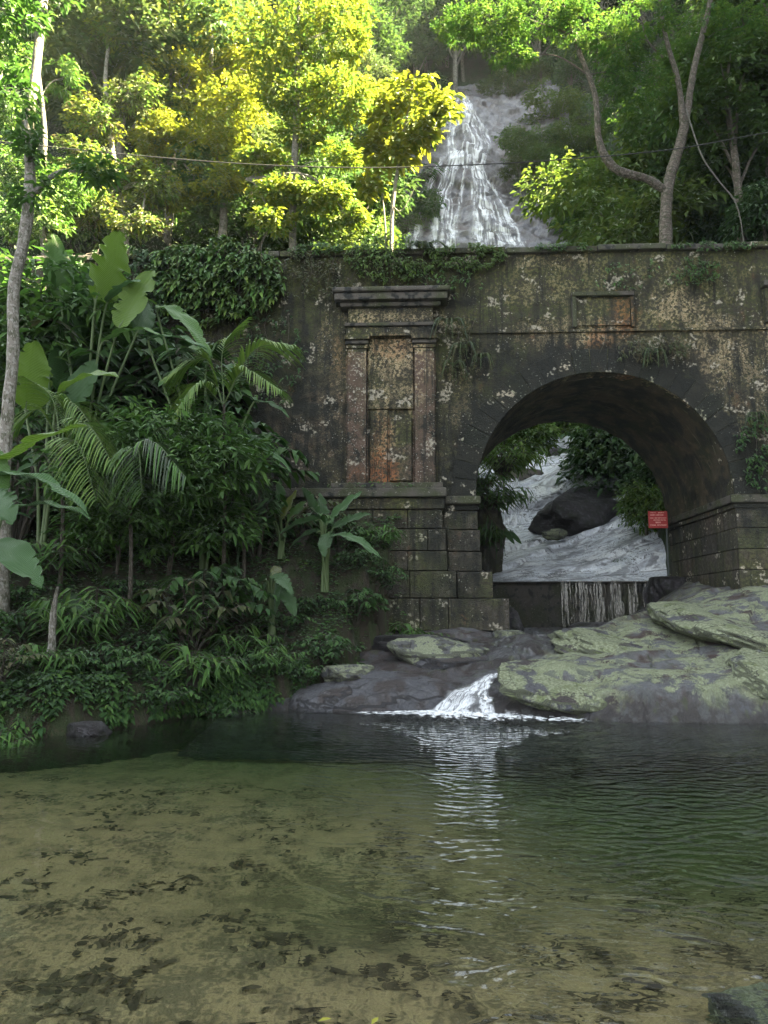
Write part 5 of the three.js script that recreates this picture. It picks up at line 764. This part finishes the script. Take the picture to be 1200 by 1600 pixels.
tree('broad_tree', 'pale yellow green tree left of the broad glowing tree', 'tree', lit, { seed: 54, mat: sunFoliage, bark: paleBark, twig: 0.06, limbs: [{ pts: [[196, 402, 30], [190, 320, 30], [175, 230, 30.4], [165, 120, 31], [180, 0, 31]], r: [0.16, 0.14, 0.11, 0.09, 0.05] }, { pts: [[188, 300, 30], [150, 270, 29.8], [120, 220, 29.8]], r: [0.07, 0.05, 0.03] }],
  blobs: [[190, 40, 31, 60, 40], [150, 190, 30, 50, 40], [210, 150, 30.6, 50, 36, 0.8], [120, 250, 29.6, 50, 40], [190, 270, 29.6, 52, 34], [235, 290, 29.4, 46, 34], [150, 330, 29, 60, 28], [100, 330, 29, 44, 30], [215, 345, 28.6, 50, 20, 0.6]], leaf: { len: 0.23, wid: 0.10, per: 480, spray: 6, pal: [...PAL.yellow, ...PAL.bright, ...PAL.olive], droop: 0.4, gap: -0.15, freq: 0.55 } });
tree('broad_tree', 'darker green tree behind the leaning pale trunk', 'tree', lit, { seed: 55, mat: foliage, bark: greyBark, twig: 0.06, limbs: [{ pts: [[70, 402, 27.5], [62, 320, 27.5], [70, 220, 27.5], [60, 100, 27.5]], r: [0.14, 0.12, 0.1, 0.05] }],
  blobs: [[20, 260, 27, 60, 40], [90, 300, 27, 50, 34], [40, 340, 26.6, 70, 34], [20, 180, 27.4, 40, 36, 0.7], [100, 120, 28, 30, 34, 0.5], [20, 90, 28, 34, 34, 0.6]], leaf: { len: 0.22, wid: 0.095, per: 420, spray: 6, pal: [...PAL.mid, ...PAL.bright], droop: 0.45, gap: -0.15, freq: 0.6 } });
const rg = 'tall trees on the right behind the bridge';
tree('crooked_tree', 'crooked forked tree with bare lower trunk right of the waterfall', 'tree', rg, { seed: 61, mat: foliage, bark: brownBark, twig: 0.035, limbs: [
  { pts: [[1042, 405, 26.6], [1040, 340, 26.6], [1046, 280, 26.6], [1062, 228, 26.6], [1070, 195, 26.6]], r: [0.26, 0.22, 0.20, 0.19, 0.17], sides: 12 }, { pts: [[1068, 202, 26.6], [1060, 130, 26.5], [1036, 40, 26.3], [1030, -60, 26.2]], r: [0.13, 0.10, 0.08, 0.05] }, { pts: [[1069, 205, 26.6], [1084, 110, 26.8], [1108, 10, 27], [1118, -60, 27]], r: [0.15, 0.13, 0.11, 0.08] },
  { pts: [[1042, 300, 26.6], [1012, 280, 26.4], [962, 264, 26.2], [938, 228, 26.1], [930, 150, 26], [906, 84, 26], [880, 10, 26]], r: [0.15, 0.14, 0.16, 0.14, 0.10, 0.08, 0.05] }, { pts: [[1036, 90, 26.4], [1010, 60, 26.2], [1000, 10, 26]], r: [0.04, 0.03, 0.015] }],
  blobs: [[720, 40, 25.6, 46, 30, 0.9], [775, 36, 25.4, 62, 34, 1.1], [850, 20, 25.6, 80, 32, 1.2], [905, 40, 25.8, 48, 40, 0.7], [800, 85, 25.4, 40, 22, 0.5], [965, 70, 26.2, 46, 48, 0.8], [1000, 130, 26.8, 50, 50, 0.8], [960, 150, 26.4, 40, 34, 0.5], [1010, 30, 26.4, 50, 34, 0.7], [1090, 40, 27.4, 60, 40, 0.6], [1160, 40, 27, 60, 44, 0.8]], leaf: { len: 0.15, wid: 0.055, per: 420, spray: 8, pal: [...PAL.mid, ...PAL.bright], droop: 0.35, gap: -0.15, freq: 1.1 } });
{ // slack liana hanging from the fork
  const p = at(1072, 170, 26.4), t = thing('liana', 'thin grey liana hanging slack from the crooked tree', 'liana', p.toArray()), q = (u, v, d) => at(u, v, d).sub(p); part('stem', tapered([q(1072, 170, 26.4), q(1086, 215, 26.2), q(1100, 250, 26), q(1125, 285, 25.9), q(1150, 318, 25.8), q(1165, 400, 25.8)], [0.03, 0.028, 0.028, 0.026, 0.024, 0.02], 6, 0.1, 3, 30), greyBark, t);
}
{ // cable
  const pts = [[1330, 190, 24], [1200, 207, 24], [1060, 232, 24], [870, 250, 24], [700, 259, 24], [560, 262, 24], [400, 257, 24], [250, 246, 24], [-60, 215, 24]].map((q) => at(...q)), p = pts[0].clone(), t = thing('cable', 'dark cable stretched across the view above the bridge', 'cable', p.toArray()); part('strand', tapered(pts.map((x) => x.sub(p)), [0.018, 0.018], 6, 0, 2, 90), new THREE.MeshStandardMaterial({ name: 'cable', color: rgb(0.025, 0.024, 0.022), roughness: 0.7 }), t);
}
// pale boulders in the sun on the left slope
rock('boulder', 'sunlit pale boulder high among the left trees', 243, 95, groundAlong(243, 95), [0.9, 1.7, 0.9], 21, new THREE.MeshStandardMaterial({ name: 'pale granite', color: rgb(0.36, 0.34, 0.31), roughness: 0.95, bumpMap: grainOver(1.5), bumpScale: 0.1 }), 0.3, 0.1); 
rock('boulder', 'smaller sunlit pale boulder by the leaning trunk top', 160, 70, groundAlong(160, 70), [0.8, 1.2, 0.8], 22, scene.children[scene.children.length - 1].material, 0.9, 0.1);

// forest: a few kinds of tree, each copied over the slopes
const forestKinds = [];
for (let k = 0; k < 6; k++) {
  const r = rngOf(800 + k), H = 8 + 3 * r(), blobs = [], tubes = [tapered([V(0, -1.5, 0), V(0.2 * (r() - 0.5), H * 0.4, 0.2), V(0.8 * (r() - 0.5), H * 0.75, 0), V(0.5 * (r() - 0.5), H * 0.95, 0)], [0.2, 0.15, 0.10, 0.03], 7, 0.1, k)];
  const n = 6 + Math.floor(r() * 3);
  for (let b = 0; b < n; b++) { const a = b / n * 6.283 + r(), q = (b === 0 ? 0 : 1.2 + 1.5 * r()), h = H * (0.48 + 0.5 * r()), c = V(Math.cos(a) * q, h, Math.sin(a) * q); blobs.push([c, [1.3 + 0.8 * r(), 0.8 + 0.55 * r(), 1.3 + 0.8 * r()], 1]); tubes.push(tapered([V(0, h * 0.55, 0), V(c.x * 0.5, h * 0.85, c.z * 0.5), c], [0.07, 0.05, 0.015], 4, 0, b, 6)); }
  forestKinds.push({ trunk: mergeGeometries(tubes), crown: crownGeo(820 + k, blobs, { len: 0.30, wid: 0.14, per: 200, spray: 6, pal: [[0.95, 1, 0.9], [1.15, 1.05, 0.9], [0.85, 0.95, 1]], droop: 0.4, gap: -0.25, freq: 0.5, shell: 0.4 }), H });
}
const tone = (r, g, b, o) => leafMat('forest foliage', { color: rgb(r, g, b), ...o });
const TONES = [tone(0.075, 0.135, 0.024), tone(0.100, 0.150, 0.026), tone(0.060, 0.110, 0.028), tone(0.085, 0.120, 0.034)]; // the same kinds of tree on every slope
{
  const r = rngOf(900), placed = []; let tries = 0;
  // how many on each slope: [zone, count, nearest, depth span, x range from the stream, spacing]
  for (const [zone, count, d0, dn, xa, xb, gap] of [['right', 52, 29, 30, 4, 26, 2.3], ['left', 74, 33, 27, -30, -4, 2.1], ['mid', 64, 57, 34, -14, 18, 2.2], ['far', 90, 58, 50, -60, 50, 3.6]]) {
    let n = 0, left = 12000;
    while (n < count && left-- > 0) {
      const d = d0 + dn * r(), off = lerp(xa, xb, r()) * (zone === 'right' ? 0.6 + 0.4 * d / 50 : 1), x = streamX(d) + off, half = lerp(3.1, 5.2, ss(30, 52, d)); tries++;
      if (d < 61 && Math.abs(off) < half + 1.6) continue;
      const y = hill(x, d), k = Math.floor(r() * 6); let s = 0.8 + 0.5 * r();
      if (zone === 'right' && x > 9) s *= clamp((14 + x - y) / (forestKinds[k].H * s), 0.45, 1);
      if (placed.some((q) => (q[0] - x) ** 2 + (q[1] - d) ** 2 < gap * gap)) continue;
      const H = forestKinds[k].H * s, [u, v1] = project(x, y + H, -d), [, v0] = project(x, y, -d), ru = 3.0 * s * F / d;
      if (u < -40 - ru || u > 1240 + ru || v0 < -10 || v1 > 375) continue;
      if (d < 61 && u + ru > 650 && u - ru < 845 && v0 > 190) continue;                         // the falls stay open
      if (zone === 'right' && d < 33 && u < 1130) continue;
      placed.push([x, d, y, s, k, zone === 'mid' ? 'far' : zone, r() * 6.28, Math.floor(r() * 12)]); n++;
    }
  }
  const LAB = { far: ['hazy grey green tree on the far hillside above the falls', 'trees on the far hillside'], right: ['dark green forest tree on the shaded right slope', 'trees on the right slope'], left: ['yellow green forest tree high on the left slope', 'trees on the left slope'] };
  const sameLabel = {};
  for (const [x, d, y, s, k, zone, a, m] of placed) {
    const [pu, pv] = project(x, y + 7 * s, -d), side = zone === 'far' ? (pu < 560 ? 'above left trees' : pu < 850 ? 'above waterfall' : 'above right slope') : pu < 150 || pu > 1100 ? 'near frame edge' : pu < 400 || pu > 960 ? 'behind tall trees' : 'beside waterfall cliff', look = zone === 'left' ? ['sunlit green', 'sunlit yellow green', 'sunlit deep green', 'sunlit olive'][m % 4] : zone === 'right' ? ['shaded green', 'shaded light green', 'shaded dark green', 'shaded olive'][m % 4] : ['hazy green', 'hazy light green', 'hazy dark green', 'hazy olive'][m % 4];
    const label = look + (s > 1.05 ? ' large' : s < 0.75 ? ' small' : '') + ' tree ' + (pv < 90 ? 'high' : pv < 230 ? 'midway' : 'low') + ' on ' + { far: 'far hillside ', right: 'right slope ', left: 'left slope ' }[zone] + side;
    (sameLabel[label] ??= []).push([pu]);
    const t = thing('forest_tree', label, 'tree', [x, y, -d], LAB[zone][1]); t.rotation.y = a; t.scale.set(s, s * (0.9 + 0.2 * ((m * 7) % 10) / 10), s);
    part('trunk', forestKinds[k].trunk, zone === 'right' ? brownBark : greyBark, t); part('crown', forestKinds[k].crown, TONES[m % 4], t).userData.kind = 'stuff'; sameLabel[label][sameLabel[label].length - 1].push(t);
  }
  for (const [label, list] of Object.entries(sameLabel)) if (list.length > 1) list.sort((a, b) => a[0] - b[0]).forEach(([, t], i) => { t.userData.label = label + ', ' + ORD[i] + ' from left'; });
  console.log('forest', placed.length, 'tries', tries);
}
// bushes on the slopes and along the stream
const bushGeo = { leafy: crownGeo(951, [[V(0, 0.5, 0), [1, 0.7, 1], 1], [V(0.6, 0.8, 0.2), [0.7, 0.5, 0.7], 0.6], [V(-0.5, 0.7, 0.3), [0.7, 0.6, 0.7], 0.6], [V(0.1, 1.1, -0.2), [0.6, 0.45, 0.6], 0.5]], { len: 0.17, wid: 0.075, per: 260, spray: 6, pal: [[0.9, 1, 0.9], [1.2, 1.1, 0.9], [0.8, 0.95, 1]], droop: 0.5, gap: -0.45, freq: 1.4, shell: 0.35, lite: false }) };
const bladeBush = shrub(952, { h: 1.3, spread: 1.2, stems: 46, per: 11, len: 0.36, wid: 0.05, pal: [[0.9, 1, 0.9], [1.2, 1.1, 0.9], [0.8, 0.95, 1]], droop: 0.7, bare: 0.1 });
const bushStem = tapered([V(0, -0.6, 0), V(0.05, 0.2, 0), V(0.1, 0.9, 0.1)], [0.07, 0.05, 0.02], 6, 0.1, 3);
const archG = 'bushes seen through the arch';
function bush(label, u, v, d, s, mat, kind = 'leafy', group = 'bushes behind the bridge', sy = 1) {
  if (group !== archG) { const q = at(u, v, d); if (q.y - groundY(q.x, d) > 1.5) { const d2 = groundAlong(u, v); s *= d2 / d; d = d2; } }   // rooted where the slope is
  const p = at(u, v, d), t = thing('bush', label, 'bush', p.toArray(), group); t.scale.set(s, s * sy, s); t.rotation.y = (u * 1.37) % 6.28; const gap = group === archG ? 0 : (p.y - groundY(p.x, d)) / s, low = tapered([V(0.05, -Math.max(0.5, gap + 0.3), 0), V(-0.05, -gap * 0.4, 0.05), V(0.05, 0.2, 0), V(0.1, 0.9, 0.1)], [0.09, 0.07, 0.05, 0.02], 6, 0.1, 3);
  part('stem', gap < 0.5 ? (kind === 'leafy' ? bushStem : bladeBush.stems) : kind === 'leafy' ? low : mergeGeometries([low, bladeBush.stems]), brownBark, t); part('foliage', kind === 'leafy' ? bushGeo.leafy : bladeBush.leaves, mat, t).userData.kind = 'stuff'; return t;
}
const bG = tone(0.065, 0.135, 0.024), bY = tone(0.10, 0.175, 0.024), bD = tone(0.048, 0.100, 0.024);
// through the arch
rock('boulder', 'mossy rock bank inside the left jamb, under the bright bushes', 748, 838, 28.2, [0.8, 2.0, 1.7], 61, stoneDark, 0.2, 0.1, 32); rock('boulder', 'mossy rock above the white fall upstream', 812, 752, 35, [1.2, 1.3, 1.0], 62, stoneDark, 0.4, 0.2);
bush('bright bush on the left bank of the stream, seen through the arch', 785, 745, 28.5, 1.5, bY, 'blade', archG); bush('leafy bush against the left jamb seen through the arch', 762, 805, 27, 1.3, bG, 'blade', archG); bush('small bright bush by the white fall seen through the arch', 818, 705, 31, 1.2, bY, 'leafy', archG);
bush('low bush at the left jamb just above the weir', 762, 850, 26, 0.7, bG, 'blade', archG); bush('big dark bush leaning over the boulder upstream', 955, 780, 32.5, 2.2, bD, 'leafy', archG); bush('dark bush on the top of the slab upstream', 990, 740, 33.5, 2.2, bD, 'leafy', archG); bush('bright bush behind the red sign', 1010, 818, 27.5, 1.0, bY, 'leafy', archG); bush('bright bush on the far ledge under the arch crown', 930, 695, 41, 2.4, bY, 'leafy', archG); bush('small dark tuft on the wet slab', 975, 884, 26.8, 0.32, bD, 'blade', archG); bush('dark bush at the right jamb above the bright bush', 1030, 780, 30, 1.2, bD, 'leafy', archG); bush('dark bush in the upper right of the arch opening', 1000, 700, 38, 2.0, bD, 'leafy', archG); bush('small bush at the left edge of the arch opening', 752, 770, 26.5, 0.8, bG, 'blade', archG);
// along the wall top and beside the falls
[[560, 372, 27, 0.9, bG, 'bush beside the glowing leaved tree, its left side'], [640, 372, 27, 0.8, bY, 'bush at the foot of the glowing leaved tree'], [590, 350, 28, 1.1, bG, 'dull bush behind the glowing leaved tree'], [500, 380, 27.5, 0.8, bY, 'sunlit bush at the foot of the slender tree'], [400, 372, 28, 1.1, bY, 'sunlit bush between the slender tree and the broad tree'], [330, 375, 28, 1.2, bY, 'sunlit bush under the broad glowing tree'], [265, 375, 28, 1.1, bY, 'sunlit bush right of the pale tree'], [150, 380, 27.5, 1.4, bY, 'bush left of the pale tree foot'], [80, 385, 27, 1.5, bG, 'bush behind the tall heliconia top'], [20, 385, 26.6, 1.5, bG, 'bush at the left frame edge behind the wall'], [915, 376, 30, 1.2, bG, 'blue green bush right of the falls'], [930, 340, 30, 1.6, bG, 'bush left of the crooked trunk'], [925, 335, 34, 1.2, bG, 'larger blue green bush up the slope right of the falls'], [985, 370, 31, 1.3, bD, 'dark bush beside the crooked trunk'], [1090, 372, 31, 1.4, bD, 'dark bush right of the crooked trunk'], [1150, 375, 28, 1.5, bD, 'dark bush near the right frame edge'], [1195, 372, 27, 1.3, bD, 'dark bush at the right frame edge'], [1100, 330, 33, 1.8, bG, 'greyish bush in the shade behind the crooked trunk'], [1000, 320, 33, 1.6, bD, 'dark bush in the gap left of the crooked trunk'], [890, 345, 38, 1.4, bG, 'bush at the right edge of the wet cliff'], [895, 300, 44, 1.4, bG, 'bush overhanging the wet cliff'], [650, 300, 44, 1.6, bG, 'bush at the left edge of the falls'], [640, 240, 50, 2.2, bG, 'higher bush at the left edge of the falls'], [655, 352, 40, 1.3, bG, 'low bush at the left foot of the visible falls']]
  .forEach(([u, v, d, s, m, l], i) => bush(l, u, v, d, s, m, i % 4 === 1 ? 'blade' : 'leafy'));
// hanging spray of long leaves inside the left jamb
{ const p = at(765, 800, 25.4), t = thing('hanging_spray', 'spray of long dark leaves hanging at the left jamb of the arch', 'plant', p.toArray()), r = rngOf(5), q = (u, v, d) => at(u, v, d).sub(p);
  part('stem', tapered([q(756, 790, 25.4), q(770, 812, 25.2), q(786, 828, 25), q(800, 832, 24.9)], [0.015, 0.012, 0.009, 0.004], 5, 0, 2), brownBark, t);
  [[768, 812, 764, 860], [772, 818, 776, 872], [780, 824, 790, 868], [788, 828, 804, 850], [796, 830, 815, 850], [762, 806, 756, 846], [784, 826, 782, 858]].forEach(([a, b, c, d], i) => part('leaf', bladeGeo(q(a, b, 25.1), q(c, d, 25 - 0.1 * r()), 0.17, 0.02, 1.0 + r(), i + 3), bladeMats[1], t)); }
// rounded trees that crown the rock about the falls
[[835, 215, 52, 0.62, 0, 'rounded pale tree crowning the rock right of the falls'], [872, 175, 55, 0.7, 1, 'rounded tree just above the pale one right of the falls'], [800, 150, 59, 0.62, 3, 'rounded tree above the falls on their right side'], [660, 165, 58, 0.6, 2, 'rounded tree above the falls on their left side'], [815, 250, 51, 0.4, 3, 'smallest rounded tree at the right edge of the upper veil'], [860, 235, 51, 0.55, 0, 'rounded tree over the bare rock right of the falls'], [905, 215, 52, 0.6, 1, 'rounded tree between the falls and the crooked tree']].forEach(([u, v, d, s, k, label], i) => {
  const p = at(u, v + 70, d); p.y = Math.min(p.y, groundY(p.x, d) + 0.8); const t = thing('rounded_tree', label, 'tree', p.toArray(), 'trees about the falls'); t.scale.set(s * 1.15, s * 0.85, s * 1.15); t.rotation.y = i * 1.3; part('trunk', forestKinds[(k + 2) % 6].trunk, greyBark, t); part('crown', forestKinds[(k + 2) % 6].crown, TONES[k], t).userData.kind = 'stuff';
});
renderer.render(scene, camera);
